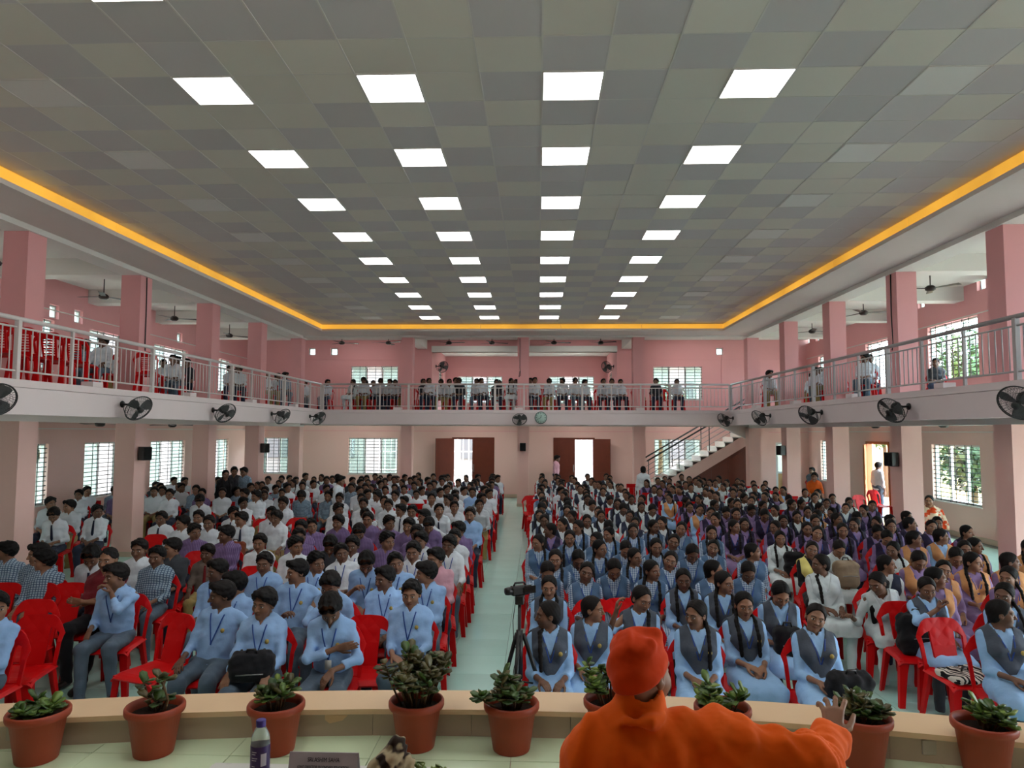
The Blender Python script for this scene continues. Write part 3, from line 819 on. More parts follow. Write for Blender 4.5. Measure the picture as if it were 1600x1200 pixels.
wall('wall_back_upper', 'y', YB, .2, (XL - .2, XR + .2), (ZF, 6.2), [(-7.18, -5.35, 3.7, 4.96), (4.36, 6.2, 3.7, 4.95), (RCL, RCR, ZF, 5.5)] + BV, PINK)
for a, b in BW: window('y', YB, .2, a, b, .85, 2.21, 3, 11)
window('y', YB, .2, -7.18, -5.35, 3.7, 4.96, 3, 11); window('y', YB, .2, 4.36, 6.2, 3.7, 4.95, 3, 11)
for v in BV: window('y', YB, .2, *v, small=True)
wall('wall_recess_back', 'y', RCY, .2, (RCL - .2, RCR + .2), (ZF, 6.2), [(-3.5, -1.55, 3.7, 4.88), (.5, 2.45, 3.7, 4.88)], PINK)
window('y', RCY, .2, -3.5, -1.55, 3.7, 4.88, 3, 10); window('y', RCY, .2, .5, 2.45, 3.7, 4.88, 3, 10)
wall('wall_recess_left', 'x', RCL, -.2, (YB + .2, RCY), (ZF, 6.2), [(29.0, 30.2, 3.8, 4.95)], PINK)
wall('wall_recess_right', 'x', RCR, .2, (YB + .2, RCY), (ZF, 6.2), [(29.0, 30.2, 3.8, 4.95)], PINK)
window('x', RCL, -.2, 29.0, 30.2, 3.8, 4.95, 2, 9); window('x', RCR, .2, 29.0, 30.2, 3.8, 4.95, 2, 9)
struct('floor_recess', MB().box((RCL - .2, YB + .2, 3.0), (RCR + .2, RCY + .2, ZF)), CREAM)
struct('ceiling_recess', MB().box((RCL - .2, YB + .2, 5.76), (RCR + .2, RCY + .2, 5.9)), WHITE)
wall('wall_front', 'y', YF, -.2, (XL - .2, XR + .2), (0, 6.2), [], PEACH)
# balcony slabs, fascias, beams
def slab(name, boxes, m):
    mb = MB()
    for b in boxes: mb.box(*b)
    return struct(name, mb, m)
slab('slab_left', [((XL, YF, 3.0), (CL - .4, FB, ZF))], WHITE)
slab('slab_right', [((CR + .4, YF, 3.0), (XR, FB, ZF))], WHITE)
slab('slab_back', [((XL, FB + .14, 3.0), (4.2, YB, ZF)), ((4.2, FB + .14, 3.0), (XR, 24.55, ZF)), ((9.2, 24.55, 3.0), (XR, YB, ZF))], WHITE)
slab('fascia_left', [((FL - .13, YF, 2.70), (FL, FB + .13, 3.07)), ((FL - .2, YF, 3.075), (FL + .012, FB - .012, 3.18)), ((CL, YF, 2.735), (FL - .13, FB + .5, 3.16))], FASC)
slab('fascia_right', [((FR, YF, 2.70), (FR + .13, FB + .13, 3.07)), ((FR - .012, YF, 3.075), (FR + .2, FB - .012, 3.18)), ((FR + .13, YF, 2.735), (CR, FB + .5, 3.16))], FASC)
slab('fascia_back', [((FL, FB, 2.70), (FR, FB + .13, 3.07)), ((FL + .012, FB - .012, 3.075), (FR - .012, FB + .2, 3.18)), ((FL, FB + .13, 2.735), (FR, CB, 3.16))], FASC)
COLS_Y = [4.4, 7.56, 10.72, 13.9, 17.08, 20.2]
slab('beam_left', [((CL - .4, YF, 2.62), (CL, CB + .4, 3.15))] + [((XL, y, 2.74), (CL - .4, y + .42, 3.0)) for y in COLS_Y + [CB]], CREAM)
slab('beam_right', [((CR, YF, 2.62), (CR + .4, CB + .4, 3.15))] + [((CR + .4, y, 2.74), (XR, y + .42, 3.0)) for y in COLS_Y + [CB]], CREAM)
slab('beam_back', [((CL, CB, 2.66), (CR, CB + .4, 3.0))], CREAM)
def column(x0, x1, y0, y1):
    zt = 2.658 if y0 == CB else 2.62; zu = 5.64 if y0 == CB and CL + .1 < x0 < CR - .1 else 5.61
    struct('column', MB().box((x0, y0, 0), (x1, y1, zt)), PEACH)
    struct('column', MB().box((x0, y0, ZF), (x1, y1, zu)), PINK)
    struct('baseboard_column', MB().box((x0 - .012, y0 - .012, 0), (x1 + .012, y1 + .012, .1)), BEIGE_TILE)
for y in COLS_Y: column(CL - .4, CL, y, y + .42); column(CR, CR + .38, y, y + .42)
for x in (CL - .4, -4.6, -.68, 3.18, CR): column(x, x + .38, CB, CB + .4)
# upper ceilings: soffit ring round the tiled ceiling, beams on the columns, gallery ceilings
X0, X1, Y1 = -6.98, 5.88, 22.55                     # edges of the tiled ceiling
ZL = 5.70
slab('ceiling_soffit', [((CL, YF, ZL), (X0, CB, ZL + .05)), ((X1, YF, ZL), (CR, CB, ZL + .05)), ((X0, Y1, ZL), (X1, CB, ZL + .05))], CREAM)
slab('beam_upper_left', [((CL - .4, YF, 5.61), (CL + .04, CB + .4, 6.0))] + [((XL, y, 5.62), (CL - .4, y + .4, 5.98)) for y in COLS_Y + [CB]], WHITE)
slab('beam_upper_right', [((CR - .04, YF, 5.61), (CR + .4, CB + .4, 6.0))] + [((CR + .4, y, 5.62), (XR, y + .4, 5.98)) for y in COLS_Y + [CB]], WHITE)
slab('beam_upper_back', [((CL, CB - .04, 5.64), (CR, CB + .4, 6.0))] + [((x, CB + .4, 5.62), (x + .36, YB, 5.98)) for x in (-4.6, -.68, 3.18)] + [((RCL, 26.85, 5.5), (RCR, YB + .2, 5.72))], WHITE)
slab('ceiling_gallery', [((XL, YF, 5.96), (CL, YB, 6.1)), ((CR, YF, 5.96), (XR, YB, 6.1)), ((CL, CB, 5.96), (CR, YB, 6.1))], WHITE)
struct('roof', MB().box((XL - .3, YF - .3, 6.12), (XR + .3, RCY + .4, 6.3)), WHITE)
# the tiled ceiling
TX, TY = -3.563, 6.558
def ctile(name, c):
    x = M(name, .55, .35); col = x.scale(lin(c), x.rnd() * .1 + .95); x.color(col); x.bump(x.noise(260, 2.), .001, .25); return x.m
CT = [ctile('warm_sheen_tile', (213, 208, 197)), ctile('cool_sheen_tile', (199, 194, 194))]  # two tints paint the sheen of tiles laid in alternating directions
BAR = plain('white_ceiling_grid', (206, 202, 196), .4, .4)
ce = struct('ceiling', MB().box((X0 - .02, YF, 6.0), (X1 + .02, Y1 + .02, 6.06)), GROUT)
CTM = []
def tile_down(name, s, m):
    me = tile_mesh(name, s, .014, m); me.transform(Matrix.Scale(-1, 4, (0, 0, 1))); me.flip_normals(); return me
for m in CT: CTM.append(tile_down('ceiling_tile', .588, m))
_MI = cam_ob.matrix_world.inverted()
def px_of(p):
    q = _MI @ Vector(p); return 800 + 1111.5 * q.x / max(-q.z, 1e-3), 600 - 1111.5 * q.y / max(-q.z, 1e-3), -q.z
lights, tiles = {}, []
for i in range(-6, 17):
    for j in range(-20, 27):
        x0, x1 = max(TX + .6 * i, X0), min(TX + .6 * (i + 1), X1); y0, y1 = TY + .6 * j, min(TY + .6 * (j + 1), Y1)
        if x1 - x0 < .05 or y1 - y0 < .05: continue
        lc, lj = (i + 3) // 3, j // 3
        if i % 3 == 0 and j % 3 == 0 and 0 <= lc <= 5 and -2 <= lj <= 8 : lights[lc, lj] = ((x0 + x1) / 2, (y0 + y1) / 2); continue
        k = (i + j + (random.random() < .13)) % 2
        q = px_of(((x0 + x1) / 2, (y0 + y1) / 2, ZT))
        vis = q[2] > 0 and -60 < q[0] < 1660 and -40 < q[1] < 1200
        full = x1 - x0 > .59 and y1 - y0 > .59
        tiles.append((y0 + .3 * abs(x0) if vis and full else 1e3 + y0, x0, x1, y0, y1, k))
tiles.sort(); rest = [MB(), MB()]
for n, (d, x0, x1, y0, y1, k) in enumerate(tiles):
    if n < 300 and d < 1e3:
        o = ob('ceiling_tile', CTM[k], ce, ((x0 + x1) / 2, (y0 + y1) / 2, ZT + random.uniform(0, .003))); o.rotation_euler = (random.gauss(0, .0035), random.gauss(0, .0035), 0)
    else: rest[k].box((x0 + .006, y0 + .006, ZT + random.uniform(0, .003)), (x1 - .006, y1 - .006, ZT + .014))
for k in (0, 1): o = rest[k].build('ceiling_tile_field', CT[k], ce, fix=False); o['kind'] = 'stuff'
gb = MB()
for i in range(-5, 17):
    x = TX + .6 * i
    if X0 < x < X1: gb.box((x - .008, YF, ZT - .002), (x + .008, Y1, ZT + .02))
for j in range(-20, 27):
    y = TY + .6 * j
    if y < Y1: gb.box((X0, y - .006, ZT + .0005), (X1, y + .006, ZT + .02))
o = gb.build('ceiling_grid_bars', BAR, ce, fix=False); o['kind'] = 'stuff'
# ceiling panels: frame and diffuser
DIFF = M('lit_panel_diffuser', .5); DIFF.color((.9, .9, .9)); DIFF.emit((1, .985, .965), PANEL); DIFF = DIFF.m
OFFD = plain('unlit_panel_diffuser', (222, 220, 216), .4, .5)
fm = MB(); h = .297; t = .014
for a in (((-h, -h, -.006), (h, -h + t, .01)), ((-h, h - t, -.006), (h, h, .01)), ((-h, -h + t, -.006), (-h + t, h - t, .01)), ((h - t, -h + t, -.006), (h, h - t, .01))): fm.box(*a)
FRM = fm.mesh('light_frame', [BAR]); dm = MB().box((-h + t, -h + t, -.002), (h - t, h - t, .008)).mesh('diffuser', [DIFF])
dm2 = MB().box((-h + t, -h + t, -.002), (h - t, h - t, .008)).mesh('diffuser', [OFFD])
for (c, j), (x, y) in sorted(lights.items(), key=lambda q: (q[0][1], q[0][0])):
    lit = 1 <= c <= 4
    r = empty('ceiling_light', (x, y, ZT - .002))
    row = 'row above the stage number %s' % j
    if j < -1: lab = ('glowing' if lit else 'unlit') + ' square ceiling panel above the stage, %s row behind the photographer, %s column' % (ORD[-1 - j], ORD[c + 1])
    elif lit: lab = 'glowing square ceiling panel, %s row from the stage, %s lit column from the left' % (ORD[j + 2], ORD[c])
    else: lab = 'unlit square ceiling panel, %s row from the stage, beside the %s cove light' % (ORD[j + 2], 'left' if c == 0 else 'right')
    tag(r, lab, 'light', 'ceiling light panels')
    ob('frame', FRM, r); ob('diffuser', dm if lit else dm2, r)
# the cove: the step face glows itself, standing in for a hidden LED rope
LED = M('glowing_cove_face', .5); LED.color(lin((200, 150, 60)))
LED.b.inputs['Emission Color'].default_value = (*lin((255, 186, 66)), 1)
LED.l(LED.noise(.9, 3.) * .8 + .3, LED.b.inputs['Emission Strength']); LED = LED.m
def cove(name, label, segs, ax, c, sg):
    r = empty(name, (0, 0, 0)); tag(r, label, 'light', 'amber cove lights')
    for a, b in segs:
        m = MB(); lo, hi = sorted((c, c + sg * .03))
        m.box((lo, a, ZL + .055), (hi, b, ZT - .015)) if ax == 'x' else m.box((a, lo, ZL + .055), (b, hi, ZT - .015)); m.build('glowing_step_face', LED, r)
        m = MB(); lo, hi = sorted((c + sg * .03, c - sg * .02)); m.box((lo, a, ZL - .02), (hi, b, ZL + .05)) if ax == 'x' else m.box((a, lo, ZL - .02), (b, hi, ZL + .05)); m.build('lip', CREAM, r)
ys = [Y1 - 2.81 * k for k in range(11)][::-1]
cove('cove_light', 'amber glowing cove step along the left edge of the tiled ceiling', [(a + .005, b - .005) for a, b in zip(ys[:-1], ys[1:])], 'x', X0, 1)
cove('cove_light', 'amber glowing cove step along the right edge of the tiled ceiling', [(a + .005, b - .005) for a, b in zip(ys[:-1], ys[1:])], 'x', X1, -1)
xs = [X0 + .03 + (X1 - X0 - .06) * k / 5 for k in range(6)]
cove('cove_light', 'amber glowing cove step along the far edge of the tiled ceiling', [(a + .005, b - .005) for a, b in zip(xs[:-1], xs[1:])], 'y', Y1, -1)
# conduits on the walls
cd = MB()
for z in (5.22, 2.5): cd.box((XR - .02, 4, z), (XR, YB, z + .025)); cd.box((XL, 4, z), (XL + .02, YB, z + .025))
struct('trim_1', cd, CREAM)
cd = MB()
for z in (2.47, 5.2): cd.box((XL, YB - .02, z), (RCL if z > 3 else XR, YB, z + .025))
cd.box((RCR, YB - .02, 5.2), (XR, YB, 5.225)); cd.box((RCL, RCY - .02, 5.3), (RCR, RCY, 5.325))
for x in (6.92, -4.95): cd.box((x, YB - .02, 3.9), (x + .02, YB, 5.4))
struct('trim_2', cd, PINK)
struct('baseboard_right', MB().box((XR - .015, YF, 0), (XR, 20.8, .12)), BEIGE_TILE)
struct('baseboard_back', MB().box((XL, YB - .015, 0), (-3.3, YB, .12)).box((-1.55, YB - .015, 0), (.5, YB, .12)), BEIGE_TILE)
wires = MB()
for x, y in ((CL + .01, 14.1), (CR - .01, 14.1)): wires.tube([(x, y, 5.6), (x, y + .02, 4.8), (x + .01, y, 4.25), (x, y + .03, 4.1)], .012, 5)
struct('trim_3', wires, IRON)
wires = MB().tube([(-.6, CB - .012, 5.6), (-.6, CB - .02, 4.6), (-.57, CB - .03, 4.35), (-.63, CB - .03, 4.3), (-.6, CB - .02, 4.5)], .01, 5)
struct('trim_4', wires, IRON)
# doors
def leaf(name, w, h, parent, loc, rz, flip=1):
    m = MB(); m.box((0, -.02, 0), (w * flip, .02, h) if flip > 0 else (0, .02, h)) if flip > 0 else m.box((-w, -.02, 0), (0, .02, h))
    o = m.build(name, BROWN, parent, loc, rz)
    for z0, z1 in ((.12, .95), (1.08, h - .12)):
        for yy in (-.026, .02):
            p = MB(); a, b = sorted((.1 * flip, (w - .1) * flip)); p.box((a, yy, z0), (b, yy + .006, z1), bev=.002); p.build('panel', BROWN, o)
    p = MB(); x = (w - .06) * flip; p.tube([(x, -.03, .95), (x, -.06, .97), (x, -.06, 1.2), (x, -.03, 1.22)], .012, 6); p.build('handle', STEEL, o)
    return o
for n, ((a, b), op) in enumerate(zip(BD, (0, 1))):
    fr = MB(); fr.box((a, YB - .02, 0), (a + .07, YB + .12, 2.25)); fr.box((b - .07, YB - .02, 0), (b, YB + .12, 2.25)); fr.box((a + .07, YB - .02, 2.18), (b - .07, YB + .12, 2.25))
    d = struct('door_%d' % (n + 1), fr, BROWN); w = (b - a) / 2 - .04
    if op == 0:
        leaf('door_leaf', w, 2.2, d, (a + .07, YB - .03, .01), math.radians(-180 + 35), 1)
        leaf('door_leaf', w, 2.2, d, (b - .07, YB + .02, .01), 0, -1)
    else:
        leaf('door_leaf', w, 2.2, d, (a + .07, YB + .02, .01), 0, 1)
        leaf('door_leaf', w, 2.2, d, (b - .07, YB - .03, .01), math.radians(180 - 35), -1)
fr = MB(); fr.box((XR - .02, 20.9, 0), (XR + .14, 20.98, 2.22)); fr.box((XR - .02, 22.27, 0), (XR + .14, 22.35, 2.22)); fr.box((XR - .02, 20.98, 2.14), (XR + .14, 22.27, 2.22))
TEAK = plain('orange_brown_door_wood', (150, 84, 30), .4, .4, var=.2, vs=5.)
d3 = struct('door_3', fr, TEAK)
o = MB().box((-.9, -.02, 0), (0, .02, 2.12)).build('door_leaf', TEAK, d3, (XR - .05, 22.27, .01), math.radians(62))
for z0, z1 in ((.12, .95), (1.08, 2.0)): MB().box((-.8, -.028, z0), (-.1, -.02, z1), bev=.002).build('panel', TEAK, o)
fr = MB()
for a, b in (((8.88, YB + .02, 0), (8.96, YB + .1, 2.1)), ((9.47, YB + .02, 0), (9.55, YB + .1, 2.1)), ((8.96, YB + .02, 2.02), (9.47, YB + .1, 2.1)), ((8.96, YB + .03, .95), (9.47, YB + .09, 1.03))): fr.box(a, b)
d4 = struct('door_4', fr, ALU)
MB().box((8.96, YB + .05, 1.03), (9.47, YB + .06, 2.02)).build('pane', GLASS, d4); MB().box((8.96, YB + .05, 0), (9.47, YB + .07, .95)).build('panel', plain('tan_door_panel', (190, 150, 100), .5), d4)
d5 = struct('door_5', MB().prism([(4.0, 0), (7.25, 0), (7.25, 2.0)], 'y', 25.2, 25.24), BROWN)
for k in range(4):
    x0, x1 = 4.9 + k * .58, 5.44 + k * .58; MB().prism([(x0, .05), (x1, .05), (x1, (x1 - 4.0) * .615 - .12), (x0, (x0 - 4.0) * .615 - .12)], 'y', 25.185, 25.2).build('panel', BROWN, d5)
# the staircase at the back right
st = MB().prism([(3.1, 0), (8.2, 3.0), (8.2, 2.62), (3.9, 0)], 'y', 24.95, 26.3)
sr = struct('staircase', st, PEACH)
for k in range(18):
    x = 3.1 + k * .28; z = (k + 1) * .165
    MB().box((x - .02, 24.92, z - .03), (x + .28, 26.3, z + .005)).build('tread', MARBLE, sr); MB().box((x, 24.93, z - .165), (x + .02, 26.3, z - .03)).build('riser', MARBLE, sr)
def stair_rail(y):
    sl = .165 / .28
    def P(x, h): return (x, y, (x - 3.1) * sl + .16 + h)
    MB().tube([P(3.8, .9), P(8.0, .9)], .028, 8).build('handrail', IRON, sr)
    for h in (.2, .38, .56, .74): MB().tube([P(3.85, h), P(7.9, h)], .009, 6).build('rail', STEEL, sr)
    for x in (3.85, 4.9, 5.95, 7.0, 7.95): MB().tube([P(x, 0), P(x, .88)], .016, 6).build('post', IRON, sr)
stair_rail(25.0); stair_rail(26.25)
struct('beam_stair', MB().prism([(6.0, 2.74), (7.3, 2.14), (7.3, 2.74)], 'y', 24.2, 24.5), CREAM)
# ------------------------------------------------------------------ balcony railings
RAILW = plain('white_railing_enamel', (214, 208, 206), .35, .45); RAIL_BACKLIT = plain('backlit_railing_enamel', (176, 172, 172), .35, .45)  # the right railing's grey paints in its backlit shade
TOPR = plain('backlit_handrail', (150, 146, 146), .35, .5)  # right handrail, darkened likewise for the backlight
def railing(label, ax, c, a, b, sg, m, npost, big):
    r = empty('balcony_railing', (0, 0, 0)); tag(r, label, 'railing', 'balcony railings')
    def P(u, d, z): return (c + d * sg, u, z) if ax == 'x' else (u, c + d * sg, z)
    def rod(name, u0, u1, z0, z1, rad, mm, n=8): MB().tube([P(u0, 0, z0), P(u1, 0, z1)], rad, n).build(name, mm, r)
    rod('handrail', a, b, 4.02, 4.02, .032, TOPR if m is RAIL_BACKLIT else m, 10)
    rod('rail', a, b, 3.90, 3.90, .014, m); rod('rail', a, b, 3.30, 3.30, .014, m)
    n = npost; st = (b - a) / n
    bal = MB().tube([(0, 0, 3.30), (0, 0, 3.90)], .0085, 6).mesh('baluster', [m])
    for i in range(n + 1):
        u = a + st * i; h = .022 if i % 3 else .034
        k = MB().box(tuple(map(min, zip(P(u - h, -h, 3.18), P(u + h, h, 3.18)))), (*map(max, zip(P(u - h, -h, 0)[:2], P(u + h, h, 0)[:2])), 4.0), bev=.004); k.build('post', m, r)
        if i < n:
            q = 8
            for j in range(1, q): ob('baluster', bal, r, P(u + st * j / q, 0, 0))
    for u in big:
        k = MB().box(tuple(map(min, zip(P(u - .13, -.09, 0), P(u + .13, .1, 0))))[:2] + (3.18,), tuple(map(max, zip(P(u - .13, -.09, 0), P(u + .13, .1, 0))))[:2] + (3.26,)); k.build('post_base', FASC, r)
railing('white balustrade along the left balcony edge', 'x', FL - .06, 2.6, FB + .06, -1, RAILW, 18, [y + .45 for y in COLS_Y[1:]])
railing('white balustrade in backlit grey along the right balcony edge', 'x', FR + .06, 2.6, FB + .06, 1, RAIL_BACKLIT, 18, [y + .45 for y in COLS_Y[1:]])
railing('white balustrade along the far balcony above the clock', 'y', FB + .06, FL, FR, 1, RAILW, 14, [-4.6, -.62, 3.32])
# ------------------------------------------------------------------ wall fans, ceiling fans, speakers, clock
BLACK = plain('black_plastic', (20, 20, 21), .4, .45); DARKBR = plain('dark_brown_fan_enamel', (44, 32, 28), .4, .4)
GREYW = plain('grey_fan_wire', (62, 64, 64), .4, .5, .3); BLADE = plain('smoke_grey_fan_blade', (80, 84, 84), .35, .5)
def fan_guard():
    mb = MB(); R = .235
    for yy, rr in ((-.0, R), (.012, R - .01)): mb.tube([(rr * math.cos(a), yy, rr * math.sin(a)) for a in [2 * math.pi * k / 32 for k in range(32)]], .007, 6, closed=True)
    for s in (-1, 1):
        for k in range(36):
            a = 2 * math.pi * k / 36
            mb.tube([((.03 + (R - .03) * t) * math.cos(a + .25 * (1 - t)), s * .075 * (1 - t ** 3), (.03 + (R - .03) * t) * math.sin(a + .25 * (1 - t))) for t in (0, .35, .7, 1)], .0022, 3, cap=False)
        for rr, yy in ((.1, .073), (.17, .05)): mb.tube([(rr * math.cos(a), s * yy, rr * math.sin(a)) for a in [2 * math.pi * k / 24 for k in range(24)]], .0022, 3, closed=True)
        mb.lathe([(.001, s * .08), (.05, s * .08), (.052, s * .072)], 16, axis='y')
    return mb.mesh('guard', [GREYW])
GUARD = fan_guard()
bm_ = MB()
for (u0, w0), (u1, w1) in zip([(.03, .03), (.07, .06), (.13, .09), (.19, .1)], [(.07, .06), (.13, .09), (.19, .1), (.215, .06)]):
    for z in (-.001, .001): bm_.quad((u0, -w0 * .35 + z, -w0), (u1, -w1 * .35 + z, -w1), (u1, w1 * .35 + z, w1 * .7), (u0, w0 * .35 + z, w0 * .7))
FBLADE = bm_.mesh('blade', [BLADE])
MOTOR = MB().lathe([(.001, .07), (.045, .07), (.062, .085), (.068, .13), (.06, .18), (.035, .205), (.001, .21)], 20, axis='y').mesh('motor', [BLACK])
HUB = MB().lathe([(.001, -.035), (.025, -.035), (.034, -.02), (.034, .03), (.001, .03)], 14, axis='y').mesh('hub', [BLACK])
def wall_fan(mount, side, head, label):
    """mount: point on the wall; side: unit vector off the wall; head: axis the fan blows along"""
    side = Vector(side); hd = Vector(head).normalized()
    root = empty('wall_fan', mount); tag(root, label, 'fan', 'wall fans')
    pl = MB(); pl.lathe([(.001, 0), (.055, 0), (.06, .012), (.05, .03), (.001, .035)], 18, axis='y')
    rot = Vector((0, 1, 0)).rotation_difference(side)
    me = pl.mesh('wall_plate', [BLACK]); o = ob('wall_plate', me, root); o.rotation_mode = 'QUATERNION'; o.rotation_quaternion = rot
    a = MB().tube([side * .02, side * .1 + Vector((0, 0, -.005)), side * .2 + Vector((0, 0, .02))], .018, 8); a.build('arm', BLACK, root)
    c = MB().tube([side * .02 + Vector((.0, 0, -.03)), side * .05 + Vector((0, .02, -.16)), side * .09 + Vector((0, 0, -.19)), side * .12 + Vector((0, 0, -.1)), side * .16], .006, 5); c.build('cable', BLACK, root)
    hp = side * .2 + Vector((0, 0, .02)) + hd * .12
    fr = empty('fan_head', hp); fr.parent = root
    fr.rotation_mode = 'QUATERNION'; fr.rotation_quaternion = Vector((0, -1, 0)).rotation_difference(hd)
    ob('guard', GUARD, fr, (0, -.05, 0)); ob('motor', MOTOR, fr, (0, -.04, 0)); ob('hub', HUB, fr, (0, -.05, 0))
    a0 = random.random() * 2
    for k in range(3):
        b = ob('blade', FBLADE, fr, (0, -.05, 0)); b.rotation_euler = (0, a0 + k * 2.0944, 0)
    return root
nth = ['nearest', 'second nearest', 'third nearest', 'fourth nearest', 'farthest']
for k, y in enumerate((8.72, 11.89, 15.29, 18.73, 21.92)): wall_fan((FL + .005, y, 2.93), (1, 0, 0), (.72, -.42 + .1 * (k % 2), -.5), 'black caged wall fan on the left balcony front, %s to the stage' % nth[k])
for k, y in enumerate((8.98, 12.1, 15.75, 19.18, 22.8)): wall_fan((FR - .005, y, 2.93), (-1, 0, 0), (-.72, -.42 + .08 * (k % 2), -.5), 'black caged wall fan on the right balcony front, %s to the stage' % nth[k])
wall_fan((-.6, FB - .03, 2.95), (0, -1, 0), (.12, -.8, -.6), 'black caged wall fan on the far balcony front, left of the clock')
wall_fan((RCL + .005, 28.0, 5.05), (1, 0, 0), (.6, -.7, -.35), 'caged wall fan high on the left side of the far recess')
wall_fan((RCR - .005, 28.0, 5.05), (-1, 0, 0), (-.6, -.7, -.35), 'caged wall fan high on the right side of the far recess')
bl = MB()
for z in (-.003, .003): bl.quad((.09, -.05, z), (.6, -.065, z + .01), (.6, .06, z - .01), (.09, .05, z))
CFB = bl.mesh('blade', [DARKBR]); CFM = MB().lathe([(.001, -.06), (.06, -.06), (.1, -.03), (.105, .02), (.06, .06), (.02, .07), (.001, .07)], 18).mesh('motor', [DARKBR])
CFC = MB().lathe([(.014, 0), (.03, .02), (.055, .1), (.001, .1)], 14).mesh('canopy', [DARKBR])
def ceiling_fan(x, y, zc, drop, label, group):
    r = empty('ceiling_fan', (x, y, zc)); tag(r, label, 'fan', group)
    MB().tube([(0, 0, -drop), (0, 0, 0)], .012, 8).build('rod', DARKBR, r); ob('canopy', CFC, r, (0, 0, -.1)); ob('motor', CFM, r, (0, 0, -drop))
    a = random.random() * 2
    for k in range(3): ob('blade', CFB, r, (0, 0, -drop), a + k * 2.0944)
for k, y in enumerate((12.2, 15.4, 18.5, 21.9)): ceiling_fan(-9.7, y, 5.96, .5, 'dark ceiling fan over the left balcony, %s to the stage' % nth[k], 'balcony ceiling fans'); ceiling_fan(8.3, y - .2, 5.96, .42, 'dark ceiling fan over the right balcony, %s to the stage' % nth[k], 'balcony ceiling fans')
for k, x in enumerate((-7.1, -5.4, -3.2, -1.65, .58, 2.25)): ceiling_fan(x, 25.4, 5.96, .3, 'dark ceiling fan over the far balcony, %s from the left' % ORD[k + 1], 'balcony ceiling fans')
for k, y in enumerate((15.3, 18.4)): ceiling_fan(-9.6, y, 3.0, .38, 'dark ceiling fan under the left balcony, %s to the stage' % nth[k], 'fans under the balconies'); ceiling_fan(8.7, y + .3, 3.0, .34, 'dark ceiling fan under the right balcony, %s to the stage' % nth[k], 'fans under the balconies')
def speaker(p, ux, label, w=.2, h=.27, d=.17):
    """p: back centre on the column; ux: direction off the column"""
    r = empty('loudspeaker', p, math.atan2(ux[1], ux[0]) + math.pi / 2); tag(r, label, 'speaker', 'column loudspeakers')
    MB().box((-w / 2, -d - .05, -h / 2), (w / 2, -.05, h / 2), bev=.012).build('cabinet', BLACK, r)
    MB().box((-w / 2 + .015, -d - .062, -h / 2 + .015), (w / 2 - .015, -d - .05, h / 2 - .015), bev=.004).build('grille', plain('speaker_grille', (14, 14, 15), .7, .2, bump=.6, bs=400.), r)
    MB().box((-.03, -.055, -.05), (.03, 0, .05)).build('bracket', BLACK, r)
speaker((CL, 14.1, 2.02), (1, -.35), 'black loudspeaker on the second left column from the stage')
speaker((CL, 20.4, 1.98), (1, -.35), 'black loudspeaker on the fourth left column, far from the stage')
speaker((-.49, CB, 1.97), (0, -1), 'black loudspeaker on the far middle column')
speaker((CR, 20.35, 1.98), (-1, -.35), 'black loudspeaker on the far right column')
speaker((CR, 14.1, 1.98), (-1, -.35), 'black loudspeaker on the right column beside the open side door')
# clock
ck = empty('wall_clock', (.1, FB, 2.93)); tag(ck, 'round wall clock with a pale green dial on the far balcony front', 'clock')
MB().lathe([(.001, 0), (.2, 0), (.2, -.035), (.185, -.045), (.18, -.03), (.001, -.03)], 36, axis='y').build('case', plain('grey_clock_case', (90, 110, 106), .4), ck)
MB().lathe([(.001, -.0315), (.179, -.0315), (.179, -.03), (.001, -.03)], 36, axis='y').build('dial', plain('pale_green_dial', (186, 216, 206), .4), ck)
for k in range(12):
    a = k * math.pi / 6; l = .03 if k % 3 else .045
    MB().tube([(math.sin(a) * (.165 - l), -.034, math.cos(a) * (.165 - l)), (math.sin(a) * .165, -.034, math.cos(a) * .165)], .006, 4).build('hour_mark', BLACK, ck)
for nm, a, l, w in (('hour_hand', math.radians(8), .085, .008), ('minute_hand', math.radians(245), .13, .006)): MB().tube([(0, -.037, 0), (math.sin(a) * l, -.037, math.cos(a) * l)], w, 5).build(nm, BLACK, ck)
# ------------------------------------------------------------------ the stage, its kerb and what stands on it
ZS = .65
def kerb_fit(pts, z):
    P = np.array([atz(x, y, z) for x, y in pts]); return np.polyfit(P[:, 0], P[:, 1], 2)
ZK = .815
kf = kerb_fit([(0, 1101), (200, 1087), (440, 1080), (600, 1078), (800, 1078), (1060, 1090), (1290, 1105), (1600, 1127)], ZK)
kn = kerb_fit([(0, 1128), (200, 1114), (300, 1110), (500, 1106), (700, 1107), (850, 1110), (1050, 1120), (1300, 1133), (1600, 1158)], ZK)
KF, KN = (lambda x: float(np.polyval(kf, x))), (lambda x: float(np.polyval(kn, x)))
KERBT = plain('peach_painted_kerb_top', (224, 192, 154), .45, .4, var=.05, vs=3.); KERBF = tile_mat('beige_kerb_tile', (190, 172, 152), .3)
xs = np.arange(-5.2, 5.01, .6)
sg = MB()
poly = [(-11.1, YF + .1)] + [(10.05, YF + .1)] + [(x, KF(x) - .02) for x in np.linspace(10.05, -11.1, 50) if -5.4 <= x <= 5.2 or True]
poly = [(x, min(y, 4.7)) for x, y in poly]
sg.prism(poly, 'z', 0, ZS - .012); stg = struct('floor_stage', sg, plain('stage_side', (190, 170, 150), .6))
STM = tile_mesh('stage_tile', .796, .012, STAGE_T)
for i in range(-5, 6):
    for j in range(-3, 1):
        x, y = -.55 + i * .8, 3.72 + j * .8
        if y + .4 < KF(x) + .1: ob('stage_tile', STM, stg, (x, y, ZS + random.uniform(-.0006, .0006)))
